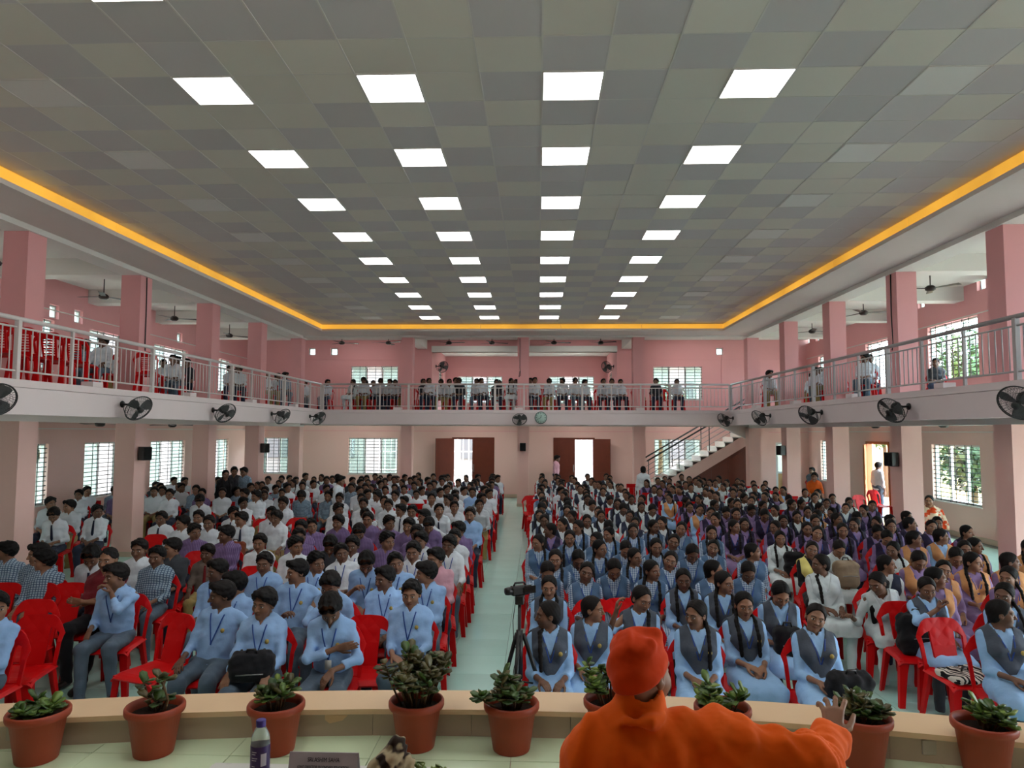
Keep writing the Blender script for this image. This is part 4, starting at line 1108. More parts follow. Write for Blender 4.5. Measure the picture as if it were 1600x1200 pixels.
for i in range(-5, 6):
    x = -.55 + i * .8; y1 = min(4.46, KF(x - .4) - .06, KF(x + .4) - .06)
    if y1 > 4.13: MB().box((x - .3985, 4.1215, ZS - .012), (x + .3985, y1, ZS + random.uniform(-.0006, .0002))).build('stage_tile', STAGE_T, stg)
kb = empty('trim_kerb', (0, 0, 0)); kb['kind'] = 'structure'
for a, b in zip(xs[:-1], xs[1:]):
    m = MB(); A = [(a, KN(a) - .015), (b, KN(b) - .015), (b, KF(b)), (a, KF(a))]; m.prism(A, 'z', ZK - .03, ZK); m.build('kerb_slab', KERBT, kb)
    m = MB(); A = [(a + .002, KN(a) + .02), (b - .002, KN(b) + .02), (b - .002, KF(b) - .01), (a + .002, KF(a) - .01)]; m.prism(A, 'z', ZS - .65, ZK - .03); m.build('kerb_core', KERBF, kb)
    m = MB(); A = [(a + .0015, KN(a) + .008), (b - .0015, KN(b) + .008), (b - .0015, KN(b) + .022), (a + .0015, KN(a) + .022)]; m.prism(A, 'z', ZS, ZK - .032); m.build('kerb_tile', KERBF, kb)
for x in (-3.05, -1.62, 2.2):
    m = MB().box((x - .04, KN(x) - .002, ZS + .045), (x + .04, KN(x) + .012, ZS + .125), bev=.003); m.build('socket_plate', plain('grey_cover_plate', (178, 172, 158), .5), kb)
x = -1.28; MB().prism([(x - .05, ZK - .04), (x + .13, ZK - .04), (x + .1, ZK - .07), (x + .02, ZK - .09)], 'y', KN(x) + .004, KN(x) + .01).build('paint_spill', KERBT, kb)
# pots of jade plants
TERRA = plain('terracotta_plastic', (150, 60, 34), .5, .4, var=.06, vs=6.); SOIL = plain('dark_potting_soil', (40, 30, 24), .9, .1, var=.4, vs=50., bump=.8, bs=90., bd=.01)
def leafmat(name, a, b):
    x = M(name, .38, .5); x.color(x.mix(x.rnd(), lin(a), lin(b))); return x.m
LEAFM = [leafmat('dark_jade_leaf', (36, 64, 22), (70, 98, 38)), leafmat('bronze_jade_leaf', (54, 56, 26), (92, 84, 42)), leafmat('bright_jade_leaf', (70, 100, 36), (124, 148, 62))]
STEMM = plain('brown_succulent_stem', (92, 70, 48), .7, .2)
POT = MB().lathe([(.001, 0), (.105, 0), (.108, .006), (.142, .225), (.158, .228), (.163, .24), (.163, .262), (.157, .272), (.146, .27), (.139, .24), (.135, .2)], 36, cap=False).mesh('pot', [TERRA])
SOILM = MB().lathe([(.137, .222), (.1, .234), (.05, .238), (.001, .24)], 20, cap=False).mesh('soil', [SOIL])
lv = MB(); V = []; nl = 6
for s, z in ((-1, -.004), (1, .004)):
    pass
prof = [(0, .0), (.012, .011), (.03, .019), (.047, .016), (.058, .0)]
V = [(0, 0, 0)]
for u, w in prof[1:-1]: V += [(u, -w, .006 * (u / .05) ** 2 + .003), (u, 0, -.0035), (u, w, .006 * (u / .05) ** 2 + .003), (u, 0, .006)]
V += [(.058, 0, .004)]
F = [(0, 1 + k, 1 + (k + 1) % 4) for k in range(4)]
for r in range(2): F += [(1 + 4 * r + k, 5 + 4 * r + k, 5 + 4 * r + (k + 1) % 4, 1 + 4 * r + (k + 1) % 4) for k in range(4)]
F += [(9 + k, 13, 9 + (k + 1) % 4) for k in range(4)]
LEAFMESH = MB().add(V, F, smooth=True).mesh('leaf', [LEAFM[0]])
def pot(px, py, label, stems, leaves, seed, pal, spread=.1, hgt=.1, rim=95, low=0):
    rnd = random.Random(seed)
    p = atz(px, py, ZS)
    r = empty('potted_succulent', (p[0], p[1], ZS), rnd.random() * 6); tag(r, label, 'plant', 'terracotta pots along the stage kerb')
    s = 1.0
    ob('pot', POT, r); ob('soil', SOILM, r)
    tips = []
    for k in range(stems):
        a = rnd.random() * 6.28; q = rnd.random() ** .5 * spread; h = hgt * rnd.uniform(.45, 1.15)
        b = Vector((math.cos(a) * q * .45, math.sin(a) * q * .45, .225)); t = Vector((math.cos(a) * q, math.sin(a) * q, .235 + h))
        m_ = b.lerp(t, .55) + Vector((rnd.uniform(-.015, .015), rnd.uniform(-.015, .015), .01))
        MB().tube([b, m_, t], [.0075, .006, .004], 6).build('stem', STEMM, r); tips.append((b, m_, t))
    for L in low if low else ():
        pts = [Vector(c) for c in L]; MB().tube(pts, [.008] + [.006] * (len(pts) - 1), 6).build('stem', STEMM, r); tips.append((pts[-3], pts[-2], pts[-1])); tips.append((pts[-2], pts[-2].lerp(pts[-1], .5), pts[-1]))
    per = leaves // max(len(tips), 1)
    for b, m_, t in tips:
        for j in range(per):
            f = 1 - (j / per) * .75; c = t.lerp(m_, (1 - f) * 1.3)
            a = j * 2.4 + rnd.random(); el = rnd.uniform(-.15, 1.1) * f
            sc = rnd.uniform(1.0, 1.55)
            o = ob('leaf', LEAFMESH, r, c); o.rotation_euler = (rnd.uniform(-.3, .3), -el, a); o.scale = (sc, sc, sc)
            k = pal[int(rnd.random() * len(pal))]
            if k: o.material_slots[0].link = 'OBJECT'; o.material_slots[0].material = LEAFM[k]
pot(57, 1186, 'terracotta pot of short dense jade leaves, leftmost on the stage kerb', 11, 90, 1, [0, 0, 2], .1, .055)
pot(240, 1176, 'terracotta pot with a straggly bent-stemmed succulent, second from the left', 6, 44, 2, [0, 1], .08, .1, low=[[(.04, 0, .23), (.12, -.01, .27), (.16, -.02, .33), (.12, -.03, .42), (.08, -.03, .44)], [(-.03, 0, .23), (-.07, .0, .29), (-.12, .01, .33), (-.13, .0, .37)], [(0, .02, .23), (.01, .03, .32), (.04, .03, .4)]])
pot(430, 1172, 'terracotta pot of jade plant behind the purple-labelled bottle', 10, 95, 3, [0, 0, 1, 2], .11, .13)
pot(650, 1166, 'terracotta pot with the largest bushy bronze-green jade plant', 22, 270, 4, [1, 0, 1], .19, .24, low=[[(-.05, 0, .23), (-.12, 0, .33), (-.22, .0, .42), (-.24, 0, .44)]])
pot(799, 1170, 'terracotta pot of dark jade plant below the video camera tripod', 13, 125, 5, [0, 0, 1], .12, .14, low=[[(.06, 0, .23), (.13, .0, .27), (.18, .0, .3), (.2, .0, .33)]])
pot(955, 1165, 'terracotta pot of jade plant half hidden behind the orange cap', 11, 105, 6, [0, 2], .15, .2)
pot(1130, 1177, 'terracotta pot of bright jade plant behind the orange sleeve', 10, 95, 7, [2, 0], .13, .13)
pot(1348, 1194, 'terracotta pot of jade plant behind the raised hand', 13, 130, 8, [0, 0, 1], .12, .11)
pot(1540, 1206, 'terracotta pot of large-leaved jade plant, rightmost on the stage', 12, 115, 9, [0, 0, 2], .13, .1)
# the two tables at the front of the stage
LINEN = M('white_damask', .7, .3); X_, Y_, Z_ = LINEN.xyz(); vv = LINEN.n('ShaderNodeTexVoronoi', Scale=16.); LINEN.l(LINEN.obj(), vv.inputs['Vector'])
LINEN.color(LINEN.mix(NX(LINEN.nt, vv.outputs['Distance']).soft(.3, .1), lin((206, 206, 200)), lin((190, 192, 186)))); LINEN = LINEN.m
FLORAL = M('pink_scrolled_cloth', .7, .3); w_ = FLORAL.noise(26, 3.); FLORAL.color(FLORAL.mix((w_ - .5).abs().soft(.035, .02), lin((222, 214, 210)), lin((168, 104, 116)))); FLORAL = FLORAL.m
WOODT = plain('dark_table_wood', (70, 44, 30), .4)
ZTB = 1.36
def table(label, x0, x1, y0, y1, m, cat='table'):
    r = empty('side_table' if x1 - x0 < .5 else 'long_table', ((x0 + x1) / 2, (y0 + y1) / 2, ZS)); tag(r, label, cat)
    hx, hy = (x1 - x0) / 2, (y1 - y0) / 2; zt = ZTB - ZS - .006
    MB().box((-hx, -hy, zt - .035), (hx, hy, zt), bev=.006).build('tabletop', WOODT, r)
    for sx in (-1, 1):
        for sy in (-1, 1): MB().box((sx * (hx - .05) - .025, sy * (hy - .05) - .025, 0), (sx * (hx - .05) + .025, sy * (hy - .05) + .025, zt - .035)).build('leg', WOODT, r)
    return r
tl0, tl1 = float(aty(338, 1188, 2.48)[0]), float(aty(700, 1188, 2.48)[0])
tr0, tr1 = float(aty(790, 1188, 2.46)[0]), float(aty(912, 1188, 2.46)[0])
table('long low table in the foreground under a white damask cloth', tl0, tl1, 1.9, 2.48, LINEN)
table('small side table in the foreground, left of the orange robe', tr0, tr1, 2.02, 2.46, FLORAL)
def runner(label, x0, x1, y0, y1, m, border=None):
    o = MB(); o.box((x0 - .006, y0 - .006, ZTB - .006), (x1 + .006, y1 + .006, ZTB), bev=.002)
    o.box((x0 - .008, y1 + .001, ZTB - .26), (x1 + .008, y1 + .009, ZTB - .004))
    o.box((x0 - .012, y0, ZTB - .26), (x0 - .004, y1, ZTB - .004)); o.box((x1 + .004, y0, ZTB - .26), (x1 + .012, y1, ZTB - .004))
    r = o.build('tablecloth', m); tag(r, label, 'tablecloth')
    if border:
        MB().tube([(x0, y0, ZTB + .003), (x0, y1 - .02, ZTB + .003), (x0 + .02, y1, ZTB + .003), (x1, y1, ZTB + .003)], .008, 6).build('border', border, r)
    return r
runner('white damask cloth on the long foreground table', tl0, tl1, 1.9, 2.48, LINEN)
runner('pink-scrolled white cloth on the small foreground table', tr0, tr1, 2.02, 2.46, FLORAL, plain('pink_piping', (190, 84, 110), .6))
PETW = M('clear_bottle_plastic', .12, .5); PETW.color(lin((205, 212, 214))); PETW.b.inputs['Transmission Weight'].default_value = .75; PETW.b.inputs['IOR'].default_value = 1.2; PETW = PETW.m
PURP = plain('purple_bottle_label', (58, 38, 90), .4, .4); LWH = plain('white_label_print', (206, 204, 214), .5); CAPP = plain('violet_bottle_cap', (62, 50, 130), .4); CAPD = plain('dark_blue_bottle_cap', (40, 42, 84), .4)
def bottle(px, py_top, y, label, r=.026, h=.23, lab=True, cap=CAPP):
    t = aty(px, py_top, y); h = float(t[2]) - ZTB if h is None else h
    b = empty('water_bottle', (t[0], y, ZTB)); tag(b, label, 'bottle')
    k = h / .23
    MB().lathe([(.001, .002), (r * .9, 0), (r, .008), (r, .1 * k), (r * .96, .105 * k), (r, .11 * k), (r, .15 * k), (r * .93, .172 * k), (r * .6, .196 * k), (r * .46, .203 * k), (r * .46, .215 * k)], 28, cap=False).build('bottle_body', PETW, b)
    MB().lathe([(r * .5, .205 * k), (r * .52, .207 * k), (r * .52, .228 * k), (r * .45, .23 * k), (.001, .23 * k)], 20, cap=False).build('cap', cap, b)
    if lab:
        MB().lathe([(r * 1.015, .012 * k), (r * 1.03, .014 * k), (r * 1.03, .138 * k), (r * 1.015, .14 * k)], 28, cap=False).build('label', PURP, b)
        for z, w, a0 in ((.122, .5, 0), (.114, .4, 0), (.1, .6, 0), (.092, .5, 0), (.07, .35, 0), (.05, .6, 0), (.04, .6, 0)):
            pts = [(math.cos(a) * r * 1.045, math.sin(a) * r * 1.045, z * k) for a in np.linspace(-2.1, -2.1 + w, 6)]; MB().tube(pts, .0012, 4).build('print_line', LWH, b)
        m = MB(); n = 6
        for i in range(n):
            a, a2 = -1.15 + i * .1, -1.15 + (i + 1) * .1
            m.quad(*[(math.cos(q) * r * 1.045, math.sin(q) * r * 1.045, z * k) for q, z in ((a, .07), (a2, .07), (a2, .115), (a, .115))])
        m.build('print_panel', LWH, b)
    return b
bottle(408, 1124, 2.36, 'purple-labelled water bottle standing on the white damask cloth', r=.03, h=None)
bottle(903, 1163, 2.3, 'water bottle with a dark blue cap beside the orange robe', r=.028, h=None, lab=False, cap=CAPD)
# name plate
p0, p1 = aty(456, 1183, 2.36), aty(563, 1184, 2.36)
NPW = plain('silver_grey_name_plate', (176, 172, 178), .35, .4); INK = plain('dark_grey_lettering', (38, 38, 42), .6)
pw = float(p1[0] - p0[0]); ph = float(p0[2]) - ZTB + .0
npt = empty('name_plate', ((p0[0] + p1[0]) / 2, 2.34, ZTB)); tag(npt, 'grey tent-fold name plate with dark lettering on the white cloth', 'name plate')
ph = .105
tilt = .3
MB().prism([(-.03, 0), (0, ph), (.003, ph), (.034, 0), (.03, 0), (.0015, ph - .006), (-.026, 0)], 'x', -pw / 2, pw / 2).build('plate', NPW, npt)
def letters(txt, size, z, w=None):
    cu = bpy.data.curves.new('lettering', 'FONT'); cu.body = txt; cu.size = size; cu.align_x = 'CENTER'; cu.extrude = .0004
    t = bpy.data.objects.new('tmp', cu); COL.objects.link(t); bpy.context.view_layer.update()
    me = bpy.data.meshes.new_from_object(t.evaluated_get(bpy.context.evaluated_depsgraph_get())); bpy.data.objects.remove(t)
    me.materials.clear(); me.materials.append(INK)
    if w:
        xs_ = [v.co.x for v in me.vertices]; me.transform(Matrix.Scale(w / (max(xs_) - min(xs_)), 4, (1, 0, 0)))
    o = ob('lettering', me, npt); a = math.atan2(ph, .03); o.location = (0, -.03 + .03 * z / ph - .0012, z); o.rotation_euler = (a, 0, 0)
letters('SRI.ASHIM SAHA', .018, ph - .026, pw * .46); letters('JOINT DIRECTOR SECONDARY EDUCATION', .011, ph - .044, pw * .74)
# brown and cream wrapped shawl and a bouquet, lying at the right end of the table; a dark lid beside the plate
SHAWL = cloth('cream_and_brown_shawl', (178, 164, 132), kind='blot', c2=(52, 40, 34), per=14., duty=.44)
sp = aty(610, 1188, 2.3); sc_ = np.array([sp[0], 2.3, ZTB + .05], np.float32)
def shawl_f(p):
    q = p - sc_; d = None
    for ch, r in ((((-.075, 0, -.05), (-.045, 0, .02), (.0, .0, .045), (.035, .0, .0), (.05, 0, -.05)), .03), (((-.03, .03, -.05), (-.012, .03, .05), (.015, .03, .082), (.04, .03, .03), (.06, .03, -.05)), .026), (((-.05, -.03, -.05), (-.02, -.035, .0), (.01, -.035, .015), (.03, -.03, -.05)), .026)):
        for a, b in zip(ch[:-1], ch[1:]):
            c = cone(q, v3(*a), v3(*b), r, r); d = c if d is None else smin(d, c, .016)
    d = d + .004 * np.sin(q[:, 0] * 190 - q[:, 2] * 120 + 2 * np.sin(q[:, 2] * 45)) + .003 * np.sin(q[:, 2] * 80 + q[:, 1] * 60)
    return np.maximum(d * .8, -.05 - q[:, 2] + .001)
P, Q = nets(shawl_f, sc_ - .2, sc_ + .2, .006, 0); o = ob('shawl', to_mesh('shawl', P, Q, [SHAWL])); tag(o, 'folded cream and brown shawl heaped on the white cloth', 'shawl')
bq = empty('bouquet', (sp[0] + .085, 2.32, ZTB + .02)); tag(bq, 'red and green flower bouquet beside the folded shawl', 'bouquet')
RED = plain('red_petals', (150, 40, 44), .6); GRN = plain('green_fern_stem', (110, 130, 50), .6); YEL = plain('yellow_green_petals', (196, 196, 110), .6); FOIL = plain('clear_foil_wrap', (200, 196, 200), .15, .6, .3)
rb = random.Random(3)
for k in range(16):
    a = rb.uniform(-.3, 3.3); l = rb.uniform(.05, .12); e = Vector((math.cos(a) * l, rb.uniform(-.03, .04), abs(math.sin(a)) * l * .55)); MB().tube([(0, 0, 0), e * .6 + Vector((0, 0, .012)), e], [.003, .0025, .0015], 5).build('stem', GRN, bq)
    for j in range(3):
        o = ob('leaf', LEAFMESH, bq, e * (.6 + .2 * j)); o.rotation_euler = (rb.random(), rb.random() - 1, a + j); o.scale = (.5, .4, .5); o.material_slots[0].link = 'OBJECT'; o.material_slots[0].material = LEAFM[2]
for k in range(7):
    c = (rb.uniform(-.05, .06), rb.uniform(-.04, .03), rb.uniform(.005, .045))
    m = MB()
    for j in range(3): m.lathe([(.002, -.006), (.01 - .002 * j, -.002), (.014 - .003 * j, .006 + .003 * j), (.012 - .003 * j, .008 + .003 * j)], 9, c, cap=False)
    m.build('flower', YEL if k == 0 else RED, bq)
MB().prism([(-.05, -.02), (.0, .03), (.05, -.015), (.0, -.005)], 'y', -.05, -.045).build('wrapper', FOIL, bq)
t = aty(448, 1195, 2.3); lid = empty('dish', (t[0], 2.3, ZTB)); tag(lid, 'small dark domed dish cover left of the name plate', 'dish')
MB().lathe([(.03, 0), (.03, .006), (.024, .022), (.012, .032), (.001, .034)], 20, cap=False).build('cover', plain('dark_green_lacquer', (34, 46, 36), .25), lid); MB().lathe([(.004, .033), (.007, .04), (.001, .044)], 10, cap=False).build('knob', BLACK, lid)
# tripod with a video camera in the aisle
tb = atz(822, 1040, 0); tp = aty(812, 917, 5.55); tx, ty = float(tp[0]), 5.55
tr = empty('tripod', (tx, ty, 0)); tag(tr, 'black camera tripod standing at the front of the aisle', 'tripod')
zt_ = float(tp[2])
MB().tube([(0, 0, .35), (0, 0, zt_ - .12)], .014, 10).build('centre_column', BLACK, tr); MB().tube([(0, 0, .62), (0, 0, .98)], .026, 12).build('collar', BLACK, tr)
for a in (2.4, .35, -1.75):
    c, s = math.cos(a), math.sin(a); MB().tube([(c * .03, s * .03, .95), (c * .2, s * .2, .45)], .016, 8).tube([(c * .19, s * .19, .48), (c * .33, s * .33, .012)], .012, 8).lathe([(.001, 0), (.02, 0), (.02, .025), (.001, .03)], 10, (c * .33, s * .33, 0)).build('leg', BLACK, tr)
    MB().tube([(0, 0, .6), (c * .16, s * .16, .56)], .007, 6).build('brace', BLACK, tr)
MB().box((-.035, -.03, zt_ - .13), (.035, .03, zt_ - .06), bev=.008).build('pan_head', BLACK, tr); MB().tube([(0, .03, zt_ - .09), (.03, .17, zt_ - .14)], .007, 6).build('pan_handle', BLACK, tr)
MB().tube([(-.03, 0, zt_ - .1), (-.05, -.01, zt_ - .25), (-.045, 0, zt_ - .42), (-.01, 0, zt_ - .5), (-.04, 0, zt_ - .6), (-.06, 0, zt_ - .75)], .0028, 5).build('cable', BLACK, tr)
vc = empty('video_camera', (tx, ty, zt_ - .06), math.radians(-62)); tag(vc, 'black camcorder with an open side screen on the tripod', 'camera')
MB().box((-.03, -.075, .0), (.03, .075, .07), bev=.01).build('camera_body', BLACK, vc); MB().lathe([(.001, -.12), (.026, -.12), (.03, -.1), (.03, -.07), (.001, -.07)], 18, (0, 0, .036), axis='y').build('lens', BLACK, vc)
MB().box((.032, .02, .012), (.04, .12, .068), bev=.003).build('screen', plain('dark_screen', (16, 16, 20), .15), vc); MB().box((-.012, .07, .05), (.012, .1, .068), bev=.004).build('viewfinder', BLACK, vc)
MB().tube([(0, -.05, .07), (0, -.04, .092), (0, .04, .092), (0, .05, .07)], .008, 8).build('grip', BLACK, vc)
# ------------------------------------------------------------------ red plastic chairs
def red_mat():
    x = M('red_chair_plastic', .4, .25); x.color(x.mix(x.rnd(), lin((196, 3, 9)), lin((216, 8, 14)))); return x.m
REDP = red_mat()
def dimple_mat():
    x = M('red_chair_plastic_dimpled', .42, .25); x.color(x.mix(x.rnd(), lin((196, 3, 9)), lin((216, 8, 14))))
    X, Y, Z = x.xyz(); a = ((X + Z) * 26)._op('SINE') * ((X - Z) * 26)._op('SINE')
    x.bump(a.mx(0.) * Z.gt(.62), .006, .8); return x.m
REDD = dimple_mat()
def sheet(fn, us, vs, keep, th, name, mat):
    """a thin shell fn(u, v) -> point, normal; keep(u, v): cells kept"""
    nu, nv = len(us), len(vs); P = []; N = []
    for v in vs:
        for u in us:
            e = 1e-3; p = np.array(fn(u, v)); a = np.array(fn(u + e, v)) - p; b = np.array(fn(u, v + e)) - p
            n = np.cross(a, b); n /= np.linalg.norm(n) + 1e-12; P.append(p); N.append(n)
    P = np.array(P); N = np.array(N); V = np.concatenate([P + N * th / 2, P - N * th / 2]); K = nu * nv
    cells = {(i, j) for i in range(nu - 1) for j in range(nv - 1) if keep((us[i] + us[i + 1]) / 2, (vs[j] + vs[j + 1]) / 2)}
    F = []
    for i, j in cells:
        a, b, c, d = j * nu + i, j * nu + i + 1, (j + 1) * nu + i + 1, (j + 1) * nu + i
        F += [(a, b, c, d), (K + d, K + c, K + b, K + a)]
        for (di, dj), (p, q) in (((0, -1), (a, b)), ((1, 0), (b, c)), ((0, 1), (c, d)), ((-1, 0), (d, a))):
            if (i + di, j + dj) not in cells: F.append((p, K + p, K + q, q))
    used = sorted({k for f in F for k in f}); mp = {k: n for n, k in enumerate(used)}
    return MB().add([V[k] for k in used], [[mp[k] for k in f] for f in F], smooth=False).mesh(name, [mat])
def back_fn(u, v):
    w = .2 + .028 * v; x = u * w; k = abs(u) ** 5
    z = .42 + (.425 - .03 * abs(u) ** 2.2) * v
    return (x, .2 + .1 * v - .025 * (1 - u * u) * (1 - v) - .03 * v * abs(u) ** 2, z)
def back_top(u, v):
    # rounded shoulders
    p = list(back_fn(u, v)); r = max(0, abs(u) - .45) / .55
    p[2] -= .13 * r ** 2.4 * max(0, v - .5) * 2
    return p
us = [-1, -.9, -.78, -.66, -.52, -.3, 0, .3, .52, .66, .78, .9, 1]
vs = [0, .06, .2, .35, .5, .6, .68, .75, .82, .88, .94, 1.0]
def keep_solid(u, v): return not (.56 + .1 * (1 - v) * 0 < abs(u) < .84 and .05 < v < .8)
us2 = [-1, -.93, -.86, -.72, -.6, -.5, -.38, 0, .38, .5, .6, .72, .86, .93, 1]
BACK = sheet(back_top, us2, vs, lambda u, v: not (.46 + .14 * max(0, v - .3) < abs(u) < .86 and .05 < v < .76 - .2 * max(0, abs(u) - .72)), .022, 'backrest', REDD)
vsl = [0, .1] + [k for q in range(7) for k in (.17 + q * .09, .22 + q * .09)] + [.86, .93, 1.0]
BACKS = sheet(back_top, us2, vsl, lambda u, v: not (.5 < abs(u) < .86 and .08 < v < .78) and not (abs(u) < .38 and any(.17 + q * .09 < v < .22 + q * .09 for q in range(7))), .02, 'backrest', REDP)
def seat_fn(u, v):
    # v 0 front .. 1 back
    y = -.22 + .44 * v; w = .23 - .03 * v; f = max(0, .25 - v) / .25; s = max(0, abs(u) - .8) / .2
    return (u * w, y + .01 * abs(u) ** 3 * f, .43 - .012 * (1 - u * u) * math.sin(min(1, v * 1.2) * math.pi) - .035 * f ** 2.5 - .028 * s ** 2)
SEAT = sheet(seat_fn, [-1, -.95, -.88, -.8, -.5, 0, .5, .8, .88, .95, 1], [0, .04, .1, .18, .26, .5, .8, 1.0], lambda u, v: True, .018, 'seat', REDP)
def leg_mesh(front):
    mb = MB(); zt = .415; t = .012
    w0, w1 = (.075, .05) if front else (.07, .045)
    sx = 1
    def sec(w, x, y, z): s = -1 if not front else 1; return [(x, y, z), (x - w, y, z), (x - w, y + t * s, z), (x - t, y + t * s, z), (x - t, y + w * .8 * s, z), (x, y + w * .8 * s, z)]
    a = sec(w0, .22 if front else .2, -.2 if front else .2, zt); b = sec(w1, .245 if front else .23, -.225 if front else .255, 0)
    F = [(i, (i + 1) % 6, 6 + (i + 1) % 6, 6 + i) for i in range(6)] + [(0, 1, 2, 3), (3, 4, 5, 0), (6, 9, 8, 7), (9, 6, 11, 10)]
    return mb.add(a + b, F).mesh('leg', [REDP])
LEGF, LEGR = leg_mesh(True), leg_mesh(False)
def mirror(me):
    m = me.copy(); m.transform(Matrix.Scale(-1, 4, (1, 0, 0))); m.flip_normals(); return m
LEGS = [LEGF, mirror(LEGF), LEGR, mirror(LEGR)]
CHAIRS = []
def chair(x, y, z=0., rz=0., label=None, slat=False, group='red plastic chairs in the hall'):
    r = empty('plastic_chair', (x, y, z), rz); tag(r, label, 'chair', group)
    ob('seat', SEAT, r); ob('backrest', BACKS if slat else BACK, r)
    for l in LEGS: ob('leg', l, r)
    CHAIRS.append(r); return r
# ------------------------------------------------------------------ the library of figures
LIB = {}
def make(key, style, kind='boy', res=(.0078, .0125, .0145, .009), **k):
    """kind: boy, girl, man ...; builds the body and each garment of one pose as meshes shared by all copies"""
    f = Fig(fem=1 if kind in ('girl', 'lady') else 0, seed=(len(LIB) * 1.37) % 6.28, **k)
    lo, hi = f.box(); l2, h2 = f.legbox(); d = {'fig': f}
    if f.k.get('legs'): lo = np.minimum(lo, l2); hi = np.maximum(hi, h2)
    P, Q = nets(f.body, lo, hi, res[0]); d['body'] = to_mesh('person', P, Q, [SKIN[0]], ((P - f.hc) @ f.hR) / f.HS)
    def add(name, fn, b, h, snap=1):
        P, Q = nets(fn, b[0], b[1], h, snap)
        if name == 'collar': P, Q = largest(P, Q)
        d[name] = to_mesh(name, P, Q)
    lo, hi = f.box()
    both = (np.minimum(lo, l2), np.maximum(hi, h2))
    if kind in ('boy', 'man'):
        add('shirt', lambda p: f.shirt(p, k.get('sleeve', 1.62), k.get('v', .045)), (lo, hi), res[1])
        if res[0] < .02: add('collar', f.collar, (f.N - .2, f.N + .16), .0062, 0)
    else:
        add('kurta', lambda p: f.kurta(p, k.get('sleeve', 1.5)), both, res[1])
        add('stole', lambda p: f.vest(p, k.get('vest', 'v')), (lo, hi), res[1] * .8)
    add('trousers', lambda p: f.trousers(p, -.004 if kind == 'girl' else k.get('loose', 0)), (l2, h2), res[2])
    if k.get('feet'):
        for i in (0, 1): add('shoe%d' % i, lambda p: f.shoe(p, i), (f.an[i] - .24, f.an[i] + .2), .011)
    b = f.headbox(style); P, Q = nets(lambda p: f.hair(p, style), b[0], b[1], res[3], 0); d['hair'] = to_mesh('hair', P, Q, [HAIR])
    if kind == 'boy':
        for s in (-1, 1): d['lanyard%d' % s] = to_mesh('lanyard', *f.strap([(s * .062, .44), (s * .04, .34), (s * .004, .2), (0, .17)], .011, .022, .003))
        d['tie'] = to_mesh('tie', *f.strap([(0, .43), (0, .4), (.002, .2), (.004, .15)], .03, .02, .006, [.03, .022, .04, .048, .02]))
        d['badge'] = to_mesh('badge', *f.disc(.075, .3, .018, .022), [BADGE]); d['card'] = to_mesh('id_card', *f.card(0, .14), [CARD])
    elif kind == 'girl':
        for s in (-1, 1): d['lanyard%d' % s] = to_mesh('lanyard', *f.strap([(s * .06, .43), (s * .035, .33), (s * .004, .22)], .01, .022, .003))
        d['badge'] = to_mesh('badge', *f.disc(.085, .29, .018, .03), [BADGE]); d['card'] = to_mesh('id_card', *f.card(.0, .14, .05, .07, .03), [CARD])
    LIB[key] = d
def child(name, d, key, root, m):
    o = ob(name, d[key], root)
    if len(d[key].materials) == 0: d[key].materials.append(m)
    else: o.material_slots[0].link = 'OBJECT'; o.material_slots[0].material = m
    return o
UNI = {  # uniform: (top, trousers, stole, extras, words)
 'b': ('blue', 'slate', None, ('lanyard', 'badge'), 'boy in pale blue shirt'),
 'm': ('blue', 'slate', None, ('lanyard', 'badge', 'card'), 'boy in pale blue shirt with id card'),
 'w': ('white', 'navy', None, ('tie',), 'boy in white shirt and dark tie'),
 'W': ('white', 'khaki', None, (), 'boy in plain white shirt'),
 'l': ('white', 'slate', None, ('lanyard',), 'boy in white shirt with lanyard'),
 'p': ('purple', 'navy', None, (), 'boy in lilac striped shirt'),
 'c': ('check', 'slate', None, (), 'boy in blue checked shirt'),
 'M': ('maroon', 'black', None, (), 'man in maroon shirt'),
 'k': ('grey_brown', 'khaki', None, ('tie',), 'boy in taupe shirt with red tie'),
 'd': ('charcoal', 'navy', None, (), 'boy in dark grey shirt'),
 'q': ('pink', 'navy', None, (), 'boy in pink shirt'),
 'a': ('blue', 'navy', None, (), 'man in sky blue shirt'),
 'O': ('orange_shirt', 'charcoal', None, (), 'man in orange shirt'),
 '1': ('paleblue', 'charcoal', 'vest_grey', ('lanyard', 'badge'), 'girl in pale blue with grey stole'),
 '2': ('gingham', 'charcoal', 'vest_blue', ('lanyard',), 'girl in gingham sleeves and blue stole'),
 '3': ('lilac', 'navy', 'vest_navy', ('lanyard',), 'girl in lilac with dark violet stole'),
 '4': ('lilac', 'charcoal', 'vest_tan', ('lanyard',), 'girl in lilac with tan stole'),
 '5': ('whitek', 'whitek', 'whitek', (), 'girl in white kurta and stole'),
 '6': ('black', 'black', 'yellow', (), 'girl in black with yellow stole'),
 '7': ('whitek', 'navy', 'navy', (), 'girl in white with navy stole'),
 '8': ('black', 'black', 'black', (), 'woman in a black dress'),
 '9': ('paleblue', 'charcoal', 'vest_tan', (), 'girl in pale blue with tan stole'),
}
